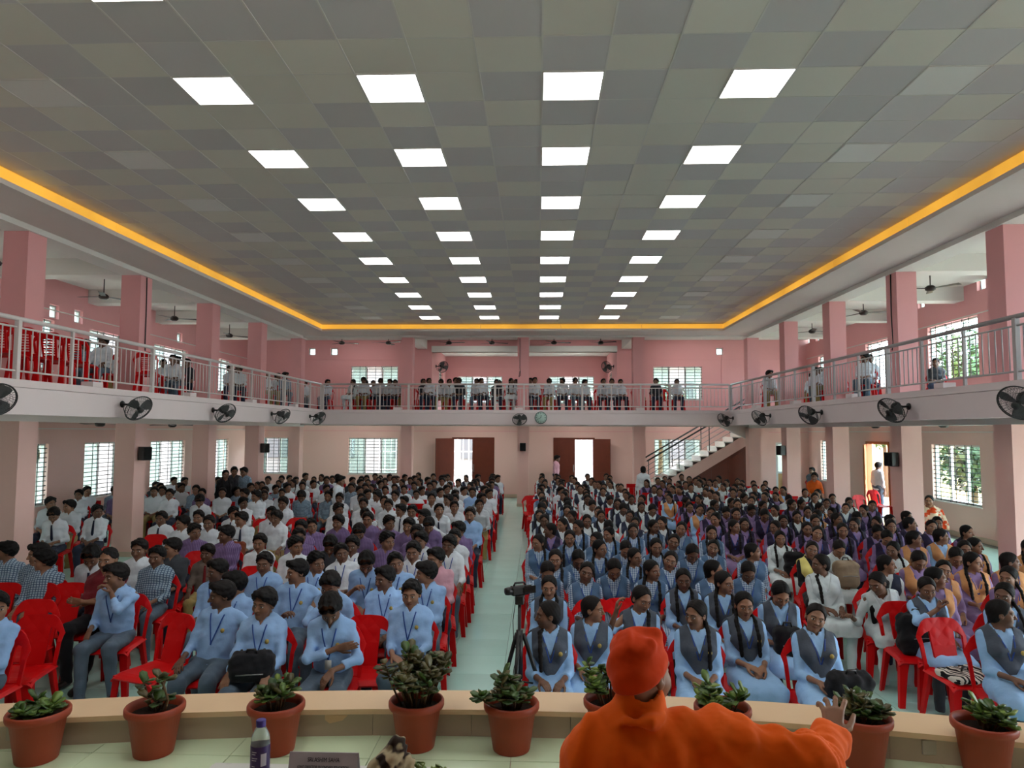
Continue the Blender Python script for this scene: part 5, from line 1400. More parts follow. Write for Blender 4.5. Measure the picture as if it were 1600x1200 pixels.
def person(key, uni, loc, rz, sc, label, group, skin=0, extra=(), slim=False):
    d = LIB[key]; top, low, st, ex, _ = UNI[uni]
    r = ob('person', d['body'], None, loc, rz); r.scale = (sc, sc, sc)
    if skin: r.material_slots[0].link = 'OBJECT'; r.material_slots[0].material = SKIN[skin]
    tag(r, label, 'person', group)
    ob('hair', d['hair'], r)
    child('shirt' if 'shirt' in d else 'kurta', d, 'shirt' if 'shirt' in d else 'kurta', r, C[top]); child('trousers', d, 'trousers', r, C[low])
    if 'collar' in d: child('collar', d, 'collar', r, C[top])
    if st and 'stole' in d: child('stole', d, 'stole', r, C[st])
    if 'shoe0' in d: child('shoe', d, 'shoe0', r, SHOE); child('shoe', d, 'shoe1', r, SHOE)
    if not slim:
        for e in ex + tuple(extra):
            if e == 'lanyard' and 'lanyard1' in d:
                for s in (-1, 1): child('lanyard', d, 'lanyard%d' % s, r, C['lanyard'])
            elif e == 'tie' and 'tie' in d: child('tie', d, 'tie', r, C['red_tie'] if uni == 'k' else C['tie'])
            elif e in ('badge', 'card') and e in d: ob('badge' if e == 'badge' else 'id_card', d[e], r)
    return r
LAP = ((-.06, -.2, .61), (.06, -.2, .6))
make('b0', 'short', head=(-4, 6, 0)); make('bL', 'short', head=(-42, 5, 3)); make('bR', 'tuft', head=(40, 5, -3))
make('bK', 'tuft', head=(-14, 4, 6), wrist=((-.15, -.26, .65), (.16, -.27, .65)), hand=((-.05, -.8, -.6), (.05, -.8, -.6)), lean=-8)
make('bF', 'short', head=(12, -4, 0), lean=16, wrist=((-.1, -.3, .65), (.1, -.31, .64)))
make('bD', 'tuft', head=(4, 36, 0), lean=6, feet=0)
make('bP', 'tuft', head=(-72, 3, 0), wrist=((-.12, -.22, .66), (.05, -.2, .66)))
make('bA', 'short', head=(-55, 4, 0), tilt=5, wrist=((-.15, -.2, .66), (.60, .1, .93)), pole=((-.4, .6, -.75), (.2, .3, -1)), curl=(.35, .6))
make('bX', 'short', head=(18, 0, -8), wrist=((-.1, -.22, .66), (.04, -.12, .7)), lean=-20, tilt=-5)
make('bC', 'tuft', head=(-38, 2, -4), feet=1, wrist=((-.13, -.22, .66), (-.01, -.08, 1.0)), pole=((-.4, .6, -.75), (1, -.4, -.8)), hand=((-.1, -.5, -.8), (-.3, -.3, .7)), curl=(.4, .8), lean=2, ankle=((-.1, -.42, .09), (.16, -.3, .09)))
make('bH', 'tuft', head=(6, 42, -4), lean=4, wrist=((.07, -.1, .8), (.07, -.24, .66)), pole=((-1, -.3, -.5), (.9, .4, -.5)), hand=((.95, -.1, .2), (-.5, -.6, -.6)), palm=((0, 1, 0), (-.3, .1, -1)), curl=(.15, .4))
make('bM', 'tuft', head=(-6, 22, 0), lean=6, wrist=((-.03, -.1, .98), (.1, -.2, .67)), pole=((-1, -.3, -.8), (.4, .6, -.75)), hand=((.2, -.2, .8), None), curl=(1.1, .35))
make('m0', 'crop', 'man', head=(-3, 2, 0), feet=1, fat=1.12, sleeve=.98, wrist=((.1, -.1, .79), (-.1, -.13, .76)), pole=((-1, .1, -.6), (1, .1, -.6)), hand=((.95, .05, .1), (-.95, .0, .1)), palm=((0, 1, 0), (0, 1, 0)), curl=(.3, .3), knee=((-.14, -.32, .52), (.16, -.36, .5)), ankle=((-.1, -.36, .09), (.1, -.5, .09)))
make('g0', 'braids', 'girl', head=(0, 7, 0)); make('gL', 'braid', 'girl', head=(-40, 8, 4)); make('gR', 'braids', 'girl', head=(42, 4, -3))
make('gT', 'tail', 'girl', head=(-8, 0, 15)); make('gD', 'tail', 'girl', head=(6, 34, 0), lean=4)
make('gP', 'braid', 'girl', head=(-78, 2, 0), wrist=((-.08, -.2, .69), (.08, -.2, .68)))
make('gQ', 'tail', 'girl', head=(74, 0, 0))
make('gU', 'braid', 'girl', head=(34, 16, 6), sleeve=1.25, wrist=((-.2, -.12, 1.06), (.03, -.2, .69)), pole=((-.6, -.4, -1), (.4, .6, -.75)), hand=((.1, -.05, 1), None), curl=(.55, .35))
make('gC', 'tail', 'girl', head=(-4, 14, 0), wrist=((.0, -.09, .97), (.08, -.2, .69)), pole=((-1, -.4, -.8), (.4, .6, -.75)), hand=((.2, -.1, .8), None), curl=(.9, .35))
make('gW', 'loose', 'girl', head=(-48, 22, -6), lean=24, tilt=-10, wrist=((-.42, -.26, .72), (.1, -.24, .69)), pole=((-.3, .2, -1), (.4, .6, -.75)))
# ------------------------------------------------------------------ who sits where: head positions read off the photograph
HEADS = """
-6 950 b bR;150 901 b bC;346 931 b bA;412 944 m bK;517 952 m bH;647 929 m b0
339 893 b bL;376 914 b bP;454 895 b bA;527 910 b bM;599 905 b bL;672 902 b bP;413 881 b b0;497 880 b bR;556 880 b bD;615 879 b bX
197 876 M m0;240 870 c b0;286 868 k bK;224 857 W b0;262 858 d bL;10 863 c bP;66 870 c bL;108 874 c bP;147 869 w bD
304 832 p bR;353 836 p bL;339 817 W b0;285 818 W bL;252 811 w b0;365 803 w bR;390 813 w bL;310 809 W b0;424 847 W b0;450 842 p bX;491 853 W bR;514 855 d bD;543 849 l b0;561 832 p bD;567 866 l bX;599 847 p bR;638 868 l b0;657 845 l bK;683 871 q bL;700 843 W b0;714 852 l bK
470 826 p b0;487 823 p bX;531 816 p bK;588 815 p b0;606 817 p bR;624 822 p bK;651 834 p b0;670 821 p bD;720 829 p bL;738 805 a b0;686 798 w bF;662 808 w bA;644 800 w b0;626 798 w bL;571 805 w bX;529 797 w bR;424 803 w b0;407 810 W bK;607 790 w b0;589 776 w bL;568 788 w b0;712 793 W bF;700 782 w bL;747 790 W bF;760 780 w bX;772 772 w bL;738 770 b b0
442 787 w bK;471 776 c bD;513 776 c b0;380 787 w bR;400 776 W bL;265 773 w b0;240 769 W bL;306 766 c b0;312 783 W bD;272 752 w bR;287 753 w bL
79 787 w bR;108 792 W bL;123 774 w b0;143 768 w b0;152 800 w bR;171 768 c b0;84 805 w bD
845 958 1 gP;920 950 1 gQ;1012 943 1 gU;1078 960 1 gL;1170 950 1 g0;1265 962 1 gT;1565 960 1 gQ
858 918 1 g0;1055 905 1 g0;1130 913 1 gR;1192 923 1 gD;1477 925 1 gC;1550 926 1 gL
866 895 2 gD;922 893 2 gT;987 895 2 gD;1039 890 2 gR;1163 897 2 gD;1101 892 2 gQ
867 873 2 g0;919 876 2 gD;982 871 2 gR;1029 876 2 gT;1083 860 2 gD;1121 859 2 gT;1146 862 2 gQ
851 846 2 gL;899 845 2 g0;917 859 2 gR;948 847 2 gL;966 857 2 gD;1011 855 2 g0;1063 849 2 gT
859 829 3 gP;893 819 7 gL;915 816 5 g0;938 824 5 gD;958 834 2 gL;997 830 2 g0;1037 826 2 gR;1054 828 2 gT;1091 831 2 g0
1187 822 3 g0;1205 824 3 gL;1224 815 3 g0;1244 825 3 g0;1277 834 3 gT;1308 812 3 gR;1319 829 3 g0;1335 820 3 gL;1357 811 3 gD;1373 813 3 gR;1386 821 3 g0;1380 841 3 gD;1429 821 3 gQ;1429 843 4 gQ;1395 860 5 gL;1471 839 9 gQ;1519 858 4 g0;1541 856 4 gR;1578 856 4 g0;1579 879 4 gQ;1521 879 4 gR;1437 880 4 gD;1481 892 4 gT;1427 900 4 gQ;1390 880 7 gQ;1313 884 5 gP;1316 860 5 gD;1264 858 6 gT;1219 842 5 g0;1360 914 5 gW;1561 902 4 gL;1494 871 4 gD
"""
BAL_BACK = [511, 530, 551, 561, 569, 585, 593, 607, 623, 653, 669, 676, 692, 703, 712, 736, 748, 770, 779, 796, 805, 829, 837, 858, 881, 900, 921, 946, 967, 981, 999, 1045, 1072]
BAL_LEFT = [(134, 531), (158, 526), (188, 543), (258, 562), (292, 562), (308, 556), (336, 557), (362, 570), (374, 571), (399, 577), (421, 580), (432, 584), (446, 582), (472, 596), (488, 598)]
BAL_RIGHT = [(1203, 579), (1225, 573), (1255, 575), (1268, 584), (1291, 566), (1311, 575), (1329, 556), (1350, 552), (1462, 560)]
rc = random.Random(11)
seats = []                                        # x, y, floor z, yaw, uniform, pose, scale
HEADZ = {'bD': 1.1, 'bH': 1.07, 'gD': 1.08, 'bF': 1.1, 'gW': 1.02, 'bM': 1.12}
for ln in HEADS.strip().split('\n'):
    for it in ln.split(';'):
        px, py, u, k = it.split(); hz = HEADZ.get(k, 1.13 if u in '123456789' else 1.155)
        f = LIB[k]['fig']; sc = rc.uniform(.92, .96) * (.97 if u in '123456789' else 1.) * (1.06 if u in 'Ma' else .88 if u == 'k' else 1)
        hz = float(f.hc[2]) * sc
        p = atz(float(px), float(py), hz); yaw = math.atan2(-.6 - p[0], 26) * .8 + rc.gauss(0, .05)
        if p[0] < -8.4: yaw = .35
        hx, hy = float(f.hc[0]) * sc, float(f.hc[1]) * sc
        c, s = math.cos(yaw), math.sin(yaw)
        seats.append([p[0] - (c * hx - s * hy), p[1] - (s * hx + c * hy), 0., yaw, u, k, sc, 'list'])
for _ in range(5):                                 # neighbours make room for one another
    for i, a in enumerate(seats):
        for b in seats[:i]:
            dx, dy = a[0] - b[0], a[1] - b[1]
            if abs(dx) < .44 and abs(dy) < .42:
                m = (.44 - abs(dx)) * .25 * (1 if dx >= 0 else -1); a[0] += m; b[0] -= m
                m = (.42 - abs(dy)) * .12 * (1 if dy >= 0 else -1); a[1] += m; b[1] -= m
for q in seats:
    if -.45 < q[0] < .1: q[0] = .1 if q[1] < 9 else .02
    if -1.1 < q[0] <= -.45: q[0] = -1.12
def taken(x, y, r): return any((q[0] - x) ** 2 + (q[1] - y) ** 2 < r * r for q in seats)
def types(x, y):
    if x < -.6: return rc.choice('wwwwWlcpw' if y < 18 else 'wwcp57d7')
    if x < 2.6: return rc.choice('575772' if y < 16 else '7757577w')
    return rc.choice('333937' if y < 15 else '7359777')
fill = []
for j in range(15):
    y = 10.95 + j * .82
    for x0, n, step, ymin in ((-1.3, 9, -.49, 14.4), (-6.1, 4, -.5, 15.2), (-8.9, 3, -.55, 15.6), (.1, 5, .5, 10.9), (2.98, 8, .5, 10.9)):
        if y < ymin: continue
        for k in range(n):
            x = x0 + step * k + rc.gauss(0, .05); yy = y + rc.gauss(0, .07)
            if y > 22.4 and not (-6 < x < 5.4): continue
            if 3.0 < x < 3.9 and y > 21.5: continue
            if taken(x, yy, .4): continue
            if rc.random() < .07: fill.append((x, yy)); continue
            u = types(x, yy); key = rc.choice(['b0', 'bL', 'bR', 'bK', 'bD', 'bX', 'bF']) if u in 'wWlcpdb' else rc.choice(['g0', 'gL', 'gR', 'gT', 'gD', 'g0'])
            seats.append([x, yy, 0., math.atan2(-.6 - x, 26) * .8 + rc.gauss(0, .08), u, key, rc.uniform(.88, .95), 'fill'])
seats.sort(key=lambda q: q[1])
bal = []
for i, px in enumerate(BAL_BACK):
    p = atz(px + rc.uniform(-2, 2), 591 + rc.uniform(-6, 4), ZF + 1.13)
    bal.append([p[0], min(max(24.55, p[1]), 25.2) + rc.uniform(-.1, .35) * (i % 2), ZF, rc.gauss(0, .12), rc.choice('wwWldw5' if px < 1000 else 'dw'), rc.choice(['b0', 'bL', 'bR', 'bK', 'bX', 'bF', 'bD']), rc.uniform(.9, .96), 'far balcony'])
def gx(p, c0, c1, sg):
    x = min(p[0], FL - .5) if sg < 0 else max(p[0], FR + .5)
    if c0 - .42 < x < c1 + .36 and any(y - .45 < p[1] < y + .85 for y in COLS_Y + [CB]): x = c0 - .5 if sg < 0 else c1 + .5
    return x
for px, py in BAL_LEFT:
    p = atz(px, py, ZF + 1.15); bal.append([gx(p, CL - .4, CL, -1), min(p[1], 25.8), ZF, .5 + rc.gauss(0, .15), rc.choice('wWcdl'), rc.choice(['b0', 'bL', 'bR', 'bK', 'bX', 'bF']), .93, 'left balcony'])
for px, py in BAL_RIGHT:
    p = atz(px, py, ZF + 1.15); bal.append([gx(p, CR, CR + .38, 1), min(p[1], 25.8), ZF, -.5 + rc.gauss(0, .15), rc.choice('wWcdl'), rc.choice(['b0', 'bL', 'bR', 'bK', 'bX', 'bF']), .93, 'right balcony'])
for q in bal:
    if q[4] not in 'wWlcpdb': q[5] = rc.choice(['g0', 'gL', 'gR'])
NIND = 300 - len(bal) - 11
ind, mass = seats[:NIND], seats[NIND:]
# rows and places for the labels
def block(x): return 'left of the aisle' if -8.2 < x < -.6 else 'right of the aisle' if x >= -.6 else 'under the left balcony'
rows = {}
for q in ind: rows.setdefault((block(q[0]), int((q[1] - 4.9) / .82)), []).append(q)
where = {}
for b in ('left of the aisle', 'right of the aisle', 'under the left balcony'):
    ks = sorted(k for k in rows if k[0] == b)
    for n, k in enumerate(ks):
        for m, q in enumerate(sorted(rows[k], key=lambda q: abs(q[0] + .6))):
            where[id(q)] = '%s row %s, %s seat in' % (ORD[n + 1], b.replace('the ', ''), ORD[m + 1])
chairs_of = []
for q in ind:
    x, y, z, yaw, u, key, sc, src = q
    sk = 1 if u in 'bmMa' and rc.random() < .45 else 0
    if u == 'M': sk = 2
    person(key, u, (x, y, z), yaw, sc, '%s, %s' % (UNI[u][4], where[id(q)]), 'seated audience in the hall', sk, slim=y > 13)
    if y < 15.5: chair(x, y + .005, 0, yaw, 'occupied red plastic chair, %s' % where[id(q)])
side = {}
for q in sorted(bal, key=lambda q: q[0] if q[7] == 'far balcony' else q[1]):
    n = side[q[7]] = side.get(q[7], 0) + 1
    pos = '%s from the left' % ORD[n] if n < len(ORD) else '%s from the right' % ORD[len(BAL_BACK) - n + 1]
    if q[7] != 'far balcony': pos = 'nearest to the stage' if n == 1 else '%s nearest to the stage' % ORD[n]
    lab = '%s on the %s, %s' % (UNI[q[4]][4], q[7], pos)
    person(q[5], q[4], tuple(q[:3]), q[3], q[6], lab, 'audience on the balconies', slim=True)
    chair(q[0], q[1], q[2], q[3], 'occupied red chair on the %s, %s' % (q[7], pos), group='red chairs on the balconies')
# empty chairs in view
EMPTY = [(70, 962, .1, 'empty red chair nearest the left end of the stage'), (64, 938, .05, 'empty red chair behind the nearest one on the left'), (66, 912, -.1, 'third empty red chair in the file at the left end'), (15, 912, .1, 'empty red chair at the left edge beside the checked shirts'), (120, 912, .15, 'empty red chair left of the boy touching his chin'), (268, 959, -.35, 'empty red chair left of the boy leaning over his neighbour'), (577, 963, 0, 'empty red chair in the front row left of the aisle'),
 (1470, 967, .1, 'empty red chair holding the zebra-print bag'), (1402, 941, -.05, 'empty red chair holding the black backpack'), (927, 938, 0, 'empty red chair behind the girl looking right'), (975, 936, .1, 'empty red chair behind the raised hand'), (245, 836, 0, 'empty red chair behind the boy in the checked shirt'), (320, 862, .2, 'empty red chair right of the boy with the red tie'), (400, 886, 0, 'empty red chair in the third row left of the aisle')]
for px, py, yaw, lab in EMPTY:
    p = atz(px, py, .83); chair(p[0], p[1] - .3, 0, yaw, lab)
for n, (px, py) in enumerate([(832, 775), (838, 781), (846, 770), (1110, 790), (1112, 806), (995, 803), (1345, 774), (1367, 766), (1440, 795), (470, 810), (415, 812), (430, 775), (560, 775), (600, 752), (640, 768)]):
    p = atz(px, py, .83); y = p[1] - .3
    chair(p[0], y, 0, rc.gauss(0, .15) if px < 1300 else .3, 'empty red chair standing free among the rows, %s from the left' % ORD[sorted([832, 838, 846, 1110, 1112, 995, 1345, 1367, 1440, 470, 415, 430, 560, 600, 640]).index(px) + 1])
for n, px in enumerate((8, 46, 86, 124, 234)):
    p = atx(px, 560, FL - .52); chair(p[0], p[1], ZF, math.pi + .25, 'slat-backed red chair on the left balcony, %s from the left' % ORD[n + 1], slat=True, group='red chairs on the balconies')
for n, px in enumerate((640, 660, 730, 845, 905, 930, 1020)):
    p = atz(px, 612, ZF + .86); chair(p[0], min(max(24.5, p[1]), 25), ZF, 0, 'empty red chair on the far balcony, %s from the left' % ORD[n + 1], group='red chairs on the balconies')
# everyone farther back: past what can be told apart, one object
RES = (.024, .03, .034, .024)
def low(key, style, kind, **k):
    sv = dict(LIB); make(key, style, kind, RES, **k); d = LIB[key]; LIB.clear(); LIB.update(sv); return d
LOWB = [low('x', 'short', 'boy', head=(a, 6, 0)) for a in (0, 35)]; LOWG = [low('x', 'braid', 'girl', head=(a, 6, 0)) for a in (0, -35)]
def arr(me):
    P = np.empty(len(me.vertices) * 3, np.float32); me.vertices.foreach_get('co', P); Q = np.empty(len(me.loops), np.int32); me.loops.foreach_get('vertex_index', Q); return P.reshape(-1, 3), Q.reshape(-1, 4)
VV, QQ, MI, HP = [], [], [], []; off = 0; cm = [SKIN[0], HAIR] + list(C.values()); ck_ = list(C.keys())
for x, y, z, yaw, u, key, sc, src in mass:
    boy = u in 'bmwWlpckdqa'; d = rc.choice(LOWB if boy else LOWG); top, lw, st, _, _ = UNI[u]
    c, s = math.cos(yaw), math.sin(yaw); Rm = np.array([[c, -s, 0], [s, c, 0], [0, 0, 1]], np.float32) * sc
    for nm, mi in (('body', 0), ('hair', 1), ('shirt', 2 + ck_.index(top)), ('kurta', 2 + ck_.index(top)), ('stole', 2 + ck_.index(st) if st else 0), ('trousers', 2 + ck_.index(lw))):
        if nm not in d: continue
        P, Q = arr(d[nm]); VV.append(P @ Rm.T + np.array([x, y, z], np.float32)); QQ.append(Q + off); MI.append(np.full(len(Q), mi)); off += len(P)
        HP.append(((P - d['fig'].hc) @ d['fig'].hR) / d['fig'].HS)
me = to_mesh('crowd', np.concatenate(VV), np.concatenate(QQ), cm, np.concatenate(HP)); me.polygons.foreach_set('material_index', np.concatenate(MI).astype(np.int32))
tag(ob('crowd', me), 'densely seated audience filling the rear rows below the far balcony', 'crowd', kind='stuff')
mb = MB()
for x, y, *r in mass + [(x, y) for x, y in fill if y > 14]:
    mb.box((x - .2, y + .2, .44), (x + .2, y + .24, .58)).box((x - .2, y + .26, .74), (x + .2, y + .3, .86)).box((x - .12, y + .22, .58), (x + .12, y + .27, .74)).box((x - .2, y + .22, .58), (x - .175, y + .27, .74)).box((x + .175, y + .22, .58), (x + .2, y + .27, .74)).box((x - .2, y - .2, .41), (x + .2, y + .22, .44))
    for sx in (-.19, .16):
        for sy in (-.2, .2): mb.box((x + sx, y + sy, 0), (x + sx + .03, y + sy + .03, .41))
o = mb.build('rear_chairs', REDP, fix=False); tag(o, 'red plastic chairs of the rear rows', 'chairs', kind='stuff')
# ------------------------------------------------------------------ people apart from the rows
STD = dict(stand=1, lean=0, wrist=((-.2, -.06, .78), (.2, -.06, .78)), pole=((-.6, 1, 0), (.6, 1, 0)), hand=((0, -.2, -1), (0, -.2, -1)), palm=((1, 0, 0), (-1, 0, 0)), feet=1)
make('sB', 'short', head=(10, 12, 0), **STD); make('sG', 'braids', 'girl', head=(0, 8, 0), **STD)
make('lady', 'tail', 'lady', head=(-6, 2, 0), vest='wide', sleeve=.8, fat=1.08, wrist=((-.05, -.22, .62), (.09, -.2, .64)), lean=-8)
def stand(key, u, px, py, label, yaw, sc=.95, hz=None):
    z = float(LIB[key]['fig'].hc[2]) * sc; p = atz(px, py, z); return person(key, u, (p[0], min(p[1], 26.5), 0), yaw, sc, label, 'people standing in the hall')
stand('sB', 'w', 529, 752, 'boy in white shirt and dark tie standing among the left rows', 1.4, .92)
stand('sG', '5', 1005, 735, 'girl in white walking away towards the staircase', math.pi * .96, .93)
stand('sB', 'q', 868, 716, 'man in pale pink shirt standing before the right rear door', 1.3, .98)
stand('sG', '8', 352, 742, 'woman in a long black dress standing by the left columns', .6, .95)
stand('sB', 'd', 366, 737, 'boy in dark grey shirt standing behind the woman in black', .3, .95); stand('sB', 'c', 383, 738, 'boy in checked shirt standing right of the woman in black', -.4, .95)
p = atx(1374, 722, 10.3); person('sB', 'l', (10.0, 21.45, 0), 1.9, .99, 'man in white shirt standing in the open side door', 'people standing in the hall', slim=True)
d = LIB['lady']
p = atz(1452, 784, float(d['fig'].hc[2]) * .98)
r = person('lady', '8', (p[0], p[1], 0), -.5, .98, 'woman in an orange and white sari seated below the right window', None, 2)
for ch in r.children:
    if ch.name.startswith(('kurta', 'stole', 'trousers')): ch.material_slots[0].link = 'OBJECT'; ch.material_slots[0].material = C['sari']
f = d['fig']
def pallu(p):
    q = p - (f.sh[1] + v3(.02, .03, -.16)); a = boxd(q, v3(.05, .0, -.0), v3(.13, .02, .21), .015) + .006 * np.sin(q[:, 0] * 60 + q[:, 2] * 22)
    return smax(a * .8, (q[:, 0] - .06 - (q[:, 2] + .2) * -.35) * .7 - .1, .01)
P, Q = nets(pallu, f.sh[1] - .5, f.sh[1] + .5, .011, 0); P, Q = largest(P, Q); ob('sari_end', to_mesh('sari_end', P, Q, [C['sari']]), r)
chair(p[0], p[1], 0, -.5, 'red chair of the woman in the sari, beside the right wall')
p = atz(1273, 747, float(LIB['bK']['fig'].hc[2])); person('bK', 'O', (p[0], p[1], 0), -.25, 1.02, 'man in orange shirt seated between the far right columns', None, 2); chair(p[0], p[1], 0, -.25, 'occupied red chair between the far right columns')
p = atz(1267, 735, float(LIB['bL']['fig'].hc[2])); person('bL', 'd', (p[0], p[1] - .2, 0), -.2, .98, 'man in grey shirt seated behind the man in orange', None); chair(p[0], p[1] - .2, 0, -.2, 'occupied red chair behind the man in orange')
# ------------------------------------------------------------------ bags on laps and chairs
def bag(x, y, z, label, m, size=(.19, .11, .2), rz=0., tilt=0., name='backpack', pocket=True):
    sx, sy, sz = size
    def fn(p):
        d = smin(boxd(p, v3(0, 0, sz), v3(sx, sy, sz), min(size) * .75), ell(p, v3(0, -sy * .7, sz * .75), v3(sx * .8, sy * .6, sz * .65)), .04)
        return (d + wrinkle(p, 30, .009, x) + wrinkle(p, 70, .003, y)) * .8
    P, Q = nets(fn, v3(-sx - .06, -sy * 1.6 - .06, -.05), v3(sx + .06, sy + .06, 2 * sz + .08), .011)
    o = ob(name, to_mesh(name, P, Q, [m]), None, (x, y, z)); o.rotation_euler = (tilt, 0, rz); tag(o, label, 'bag', 'bags of the audience')
    for s in (-1, 1): MB().tube([(s * sx * .5, sy * .8, 2 * sz * .95), (s * sx * .55, sy + .035, sz * 1.3), (s * sx * .5, sy + .02, sz * .4)], .012, 6).build('strap', BLACK, o)
    MB().tube([(-.04, 0, 2 * sz * .97), (-.03, 0, 2 * sz + .03), (.03, 0, 2 * sz + .03), (.04, 0, 2 * sz * .97)], .009, 6).build('handle', BLACK, o)
    if pocket: MB().tube([(-sx * .6, -sy * 1.27, sz * .9), (0, -sy * 1.36, sz * .95), (sx * .6, -sy * 1.27, sz * .9)], .005, 6).build('zip', STEEL, o)
    return o
def near(px, py):
    """the seat of the person whose head shows at this pixel"""
    def off(q):
        f = LIB[q[5]]['fig']; h = f.hc * q[6]; c, s = math.cos(q[3]), math.sin(q[3])
        u = px_of((q[0] + c * h[0] - s * h[1], q[1] + s * h[0] + c * h[1], h[2])); return (u[0] - px) ** 2 + (u[1] - py) ** 2
    return min(ind, key=off)
q = near(412, 944); bag(q[0] + .03, q[1] - .2, .56, 'black backpack on the lap of the bearded boy', C['black'], (.17, .08, .11), .2, .25)
q = near(1265, 962); bag(q[0] + .11, q[1] - .2, .53, 'black bag across the knees of the last girl in the front row', C['black'], (.17, .08, .1), .1, .3)
q = near(1313, 884); bag(q[0] + .02, q[1] - .2, .55, 'beige canvas backpack hugged by a girl in white', C['beige_bag'], (.15, .1, .17), 0, -.1)
q = near(390, 813); bag(q[0] + .02, q[1] - .2, .54, 'rust-red school bag on the lap of a boy in white', C['brown_bag'], (.15, .08, .12))
q = near(1219, 842); bag(q[0] + .1, q[1] - .18, .55, 'black backpack hugged by the girl in white beside the passage', C['black'], (.13, .09, .17))
q = near(1192, 923); bag(q[0], q[1] - .2, .54, 'black bag held by the girl looking down at it', C['black'], (.12, .08, .13))
q = near(1427, 900); bag(q[0] + .05, q[1] - .2, .54, 'dark bag on the lap of the tan-stoled girl with a phone', C['black'], (.15, .08, .1))
cz = atz(1402, 941, .83); bag(cz[0] + .02, cz[1] - .3, .425, 'large black backpack standing on the empty chair', C['black'], (.17, .1, .19), .1, .0)
cz = atz(1470, 967, .83); o = bag(cz[0], cz[1] - .34, .43, 'black and white zebra-print bag lying on the empty chair', C['zebra'], (.2, .13, .028), .35, 0, 'cloth_bag', False)
q = near(527, 910); mc = empty('microphone', (q[0] - .02, q[1] - .16, .93)); tag(mc, 'hand microphone held to the mouth of a boy', 'microphone')
MB().tube([(0, 0, -.09), (0, -.01, .03)], [.011, .015], 8).build('mic_body', BLACK, mc); MB().lathe([(.001, .03), (.018, .035), (.024, .055), (.018, .075), (.001, .08)], 12, (0, -.01, 0)).build('mic_head', STEEL, mc)
# ------------------------------------------------------------------ the speaker in saffron, seen from behind
hw = aty(1002, 1052, 2.24)
MS = .95
f = Fig(seed=2.2, head=(-44, 4, 4), lean=3, fat=1.06, hand=((-.25, -.75, .6), None), palm=((-.1, -.9, -.45), (-.2, .1, -1)), curl=(.38, .4), spread=(.9, 0.))
z0 = float(hw[2]) - float(f.hc[2]) * MS
M0 = np.array([hw[0] + f.hc[0] * MS, hw[1] + f.hc[1] * MS, z0])
def loc(w): w = (np.array(w) - M0) / MS; return np.array([-w[0], -w[1], w[2]], np.float32)
f.sh[0] = loc(aty(1128, 1160, 2.2)); f.sh[1] = loc(aty(925, 1190, 2.2))
f.el[0] = loc(aty(1276, 1192, 2.16)); f.wr[0] = loc(aty(1303, 1150, 2.36)); f.hd[0] = unit(np.array([-.22, -.62, .62])).astype(np.float32)
n_ = np.array([-.15, -.75, -.7]); n_ = n_ - f.hd[0] * (n_ @ f.hd[0]); f.pn[0] = unit(n_).astype(np.float32)
lo, hi = f.box(.16); P, Q = nets(f.body, lo, hi, .0058)
mk = ob('person', to_mesh('person', P, Q, [SKIN[2]], (P - f.hc) @ f.hR), None, tuple(M0), math.pi); mk.scale = (MS,) * 3
tag(mk, 'man in saffron robe and knitted cap on stage, seen from behind, one arm raised', 'person')
def robe(p):
    d = smin(f.torso(p, .028), cone(p, f.sh[0], f.sh[1], .075, .075), .08)
    e = f.sleeve_end(0, 1.86)
    s0 = smin(cone(p, f.sh[0], f.el[0], .088, .073), cone(p, f.el[0], e, .066, .058), .03)
    s0 = np.maximum(s0, (p - e) @ unit(e - f.sleeve_end(0, 1.6)))
    s0 = np.maximum(s0, -cone(p, f.sleeve_end(0, 1.66), e + (e - f.sleeve_end(0, 1.66)) * .5, .036, .042))
    s1 = smin(cone(p, f.sh[1], f.el[1], .088, .075), cone(p, f.el[1], f.sleeve_end(1, 1.8), .07, .058), .03)
    d = smin(smin(d, s0, .05), s1, .05)
    q = f.local(p)
    ring = np.abs(f.torso(p, .0) - .034) - .017                              # the thick rolled collar
    ring = smax(ring, .45 - q[:, 2] - .025 * np.clip(q[:, 1] * 6, -1, 1) * 1., .02); ring = smax(ring, q[:, 2] - .515, .02)
    ring = smax(ring, np.sqrt(q[:, 0] ** 2 + q[:, 1] ** 2) - .108, .02)
    d = smin(d, ring + .003 * np.sin(q[:, 2] * 110 + q[:, 0] * 30), .01)
    fold = .009 * np.sin(q[:, 0] * 62 + 2.2 * np.sin(q[:, 2] * 11 + 1)) * np.clip((q[:, 2] - .1) * 3, 0, 1)
    d = d + fold * .6 + wrinkle(p, 25, .010, 3.) + wrinkle(p, 52, .004, 1.)
    ax = np.abs((p - f.el[0]) @ unit(f.wr[0] - f.el[0]))
    d = d + .006 * np.sin(ax * 120) * np.exp(-ax * 9) * (q[:, 0] < -.25)
    n = np.sqrt(q[:, 0] ** 2 + (q[:, 1] - .005) ** 2) - .062
    return np.maximum(d * .75, -np.maximum(n, .42 - q[:, 2]) * .9)
P, Q = nets(robe, lo - .05, hi + .05, .0085); ob('robe', to_mesh('robe', P, Q, [C['saffron']]), mk)
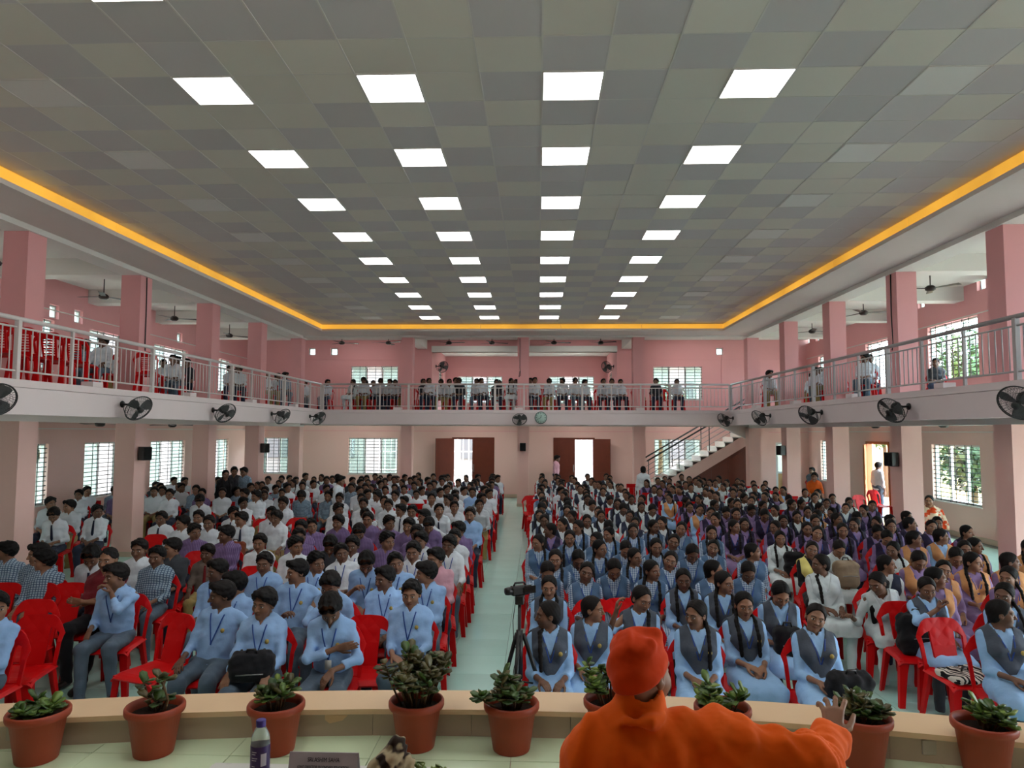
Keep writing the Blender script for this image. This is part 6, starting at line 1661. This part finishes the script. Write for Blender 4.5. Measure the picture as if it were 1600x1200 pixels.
def cap(p):
    q = ((p - f.hc) @ f.hR).astype(np.float32)
    d = ell(q, v3(0, .018, .02), v3(.09, .108, .112))
    d = smin(d, ell(q, v3(0, .02, .085), v3(.078, .088, .045)), .03)
    for a, b, r in (((-.055, .03, .1), (.03, .065, .118), .022), ((-.04, -.02, .118), (.05, .03, .112), .02), ((.0, .07, .095), (.07, .02, .09), .02)): d = smin(d, cone(q, v3(*a), v3(*b), r, r * .8), .012)
    top = np.clip((q[:, 2] - .06) * 14, 0, 1)
    d = d + .008 * np.sin(q[:, 0] * 70 + 2.4 * np.sin(q[:, 1] * 40 + q[:, 2] * 22)) * top + .0035 * np.sin(q[:, 2] * 62 + q[:, 0] * 40 + 2 * np.sin(q[:, 1] * 30)) * (1 - top)
    hem = q[:, 2] - (.003 - .55 * q[:, 1])
    return smax(d, -hem * .8, .008) * .7
P, Q = nets(cap, f.hc - .17, f.hc + .22, .0058); ob('knitted_cap', to_mesh('knitted_cap', P, Q, [C['deep_saffron']]), mk)
l2, h2 = f.legbox(.3); P, Q = nets(lambda p: f.trousers(p, .03), l2, h2, .016); ob('trousers', to_mesh('trousers', P, Q, [C['saffron']]), mk)
for i in (0, 1): P, Q = nets(lambda p: f.shoe(p, i), f.an[i] - .24, f.an[i] + .2, .012); ob('shoe', to_mesh('shoe', P, Q, [SHOE]), mk)
chair(M0[0], M0[1], ZS + .0, math.pi, 'red plastic chair under the man in the saffron robe')
# ------------------------------------------------------------------ outside, as seen through the windows and doors
GRD = plain('pale_courtyard_paving', (212, 204, 188), .8, .2, var=.12, vs=.5)
struct('ground_outside', MB().box((-60, -30, -.4), (60, 90, -.14)), GRD)
struct('path_outside', MB().box((-9, 27.25, -.2), (9, 34, -.05)), plain('light_concrete', (222, 216, 206), .8, .2, var=.08, vs=.8))
LF = leafmat('sunlit_tree_leaf', (18, 44, 8), (66, 98, 22)); BARK = plain('tree_bark', (92, 74, 56), .9, .1)
def tree(x, y, h, r, seed, label):
    rd = np.random.default_rng(seed)
    t = empty('tree', (x, y, -.14)); tag(t, label, 'tree', 'trees in the yard')
    MB().tube([(0, 0, 0), (.05, .04, h * .5), (0, 0, h * .8)], [.12, .09, .05], 8).build('trunk', BARK, t)
    n = 1500
    d = rd.normal(size=(n, 3)); d /= np.linalg.norm(d, axis=1)[:, None]; c = d * (rd.random(n) ** .4)[:, None] * np.array([r, r, r * .85]) + np.array([0, 0, h])
    u = rd.normal(size=(n, 3)); u /= np.linalg.norm(u, axis=1)[:, None]; w = np.cross(u, d); w /= np.linalg.norm(w, axis=1)[:, None] + 1e-6
    s = rd.uniform(.08, .16, (n, 1))
    P = np.concatenate([c - u * s, c - w * s * .5, c + u * s, c + w * s * .5]); Q = np.stack([np.arange(n) + k * n for k in range(4)], -1)
    o = ob('foliage', to_mesh('foliage', P, Q, [LF]), t); o['kind'] = 'stuff'
tree(13.5, 22.7, 1.7, 1.15, 1, 'leafy green tree outside the nearest right window'); tree(14.6, 24.6, 4.9, 1.6, 2, 'leafy green tree outside the upper right window')
tree(14.2, 29.8, 3.0, 1.3, 3, 'green tree seen through the open side door')
tree(-14.6, 19, 2.5, 1.3, 4, 'green tree outside the left windows'); tree(5.6, 33, 3.6, 1.6, 5, 'green tree outside the far right window')
bd = empty('house', (0, 0, 0)); tag(bd, 'pale yellow house wall outside the side door', 'building')
MB().box((16, 30, -.14), (24, 35, 3.4)).build('wall', plain('yellow_house_paint', (232, 206, 150), .8), bd)
MB().box((15.7, 29.7, 3.4), (24.3, 35.3, 3.55)).build('roof_slab', CREAM, bd); 
fn = empty('yard_fence', (-2.5, 38, -.14)); tag(fn, 'pale slatted yard fence beyond the far doors', 'fence')
FW = plain('pale_fence', (176, 176, 176), .7); 
for k in range(40): MB().box((-6 + k * .3, 0, 0), (-6 + k * .3 + .05, .04, 2.6)).build('slat', FW, fn)
for z in (.5, 1.5, 2.4): MB().box((-6, -.03, z), (6, 0, z + .06)).build('rail', FW, fn)

nb = empty('left_sky_blocker', (0, 0, 0)); tag(nb, 'tall building added outside the left windows to block the sky', 'building')  # added to cut the skylight on the left side
MB().box((-24, -8, -.14), (-17.5, 40, 9)).build('wall', plain('grey_render', (128, 128, 126), .8, .2, var=.08), nb); MB().box((-24.3, -8.3, 9), (-17.2, 40.3, 9.3)).build('roof_slab', CREAM, nb)

sb = empty('school_block', (0, 0, 0)); tag(sb, 'grey two storey school block beyond the yard fence', 'building')
SBM = plain('grey_school_wall', (116, 114, 110), .8, .2, var=.12)
MB().box((-22, 41, -.14), (16, 48, 6.2)).build('wall', SBM, sb); MB().box((-22.4, 40.5, 6.2), (16.4, 48.4, 6.45)).build('roof_slab', CREAM, sb)
for k in range(9):
    for z in (.9, 4.0): SHT = None; MB().box((-20 + k * 3.9, 40.94, z), (-18.4 + k * 3.9, 41, z + 1.3)).build('shutter', plain('dull_grey_shutter', (84, 84, 84), .7), sb)
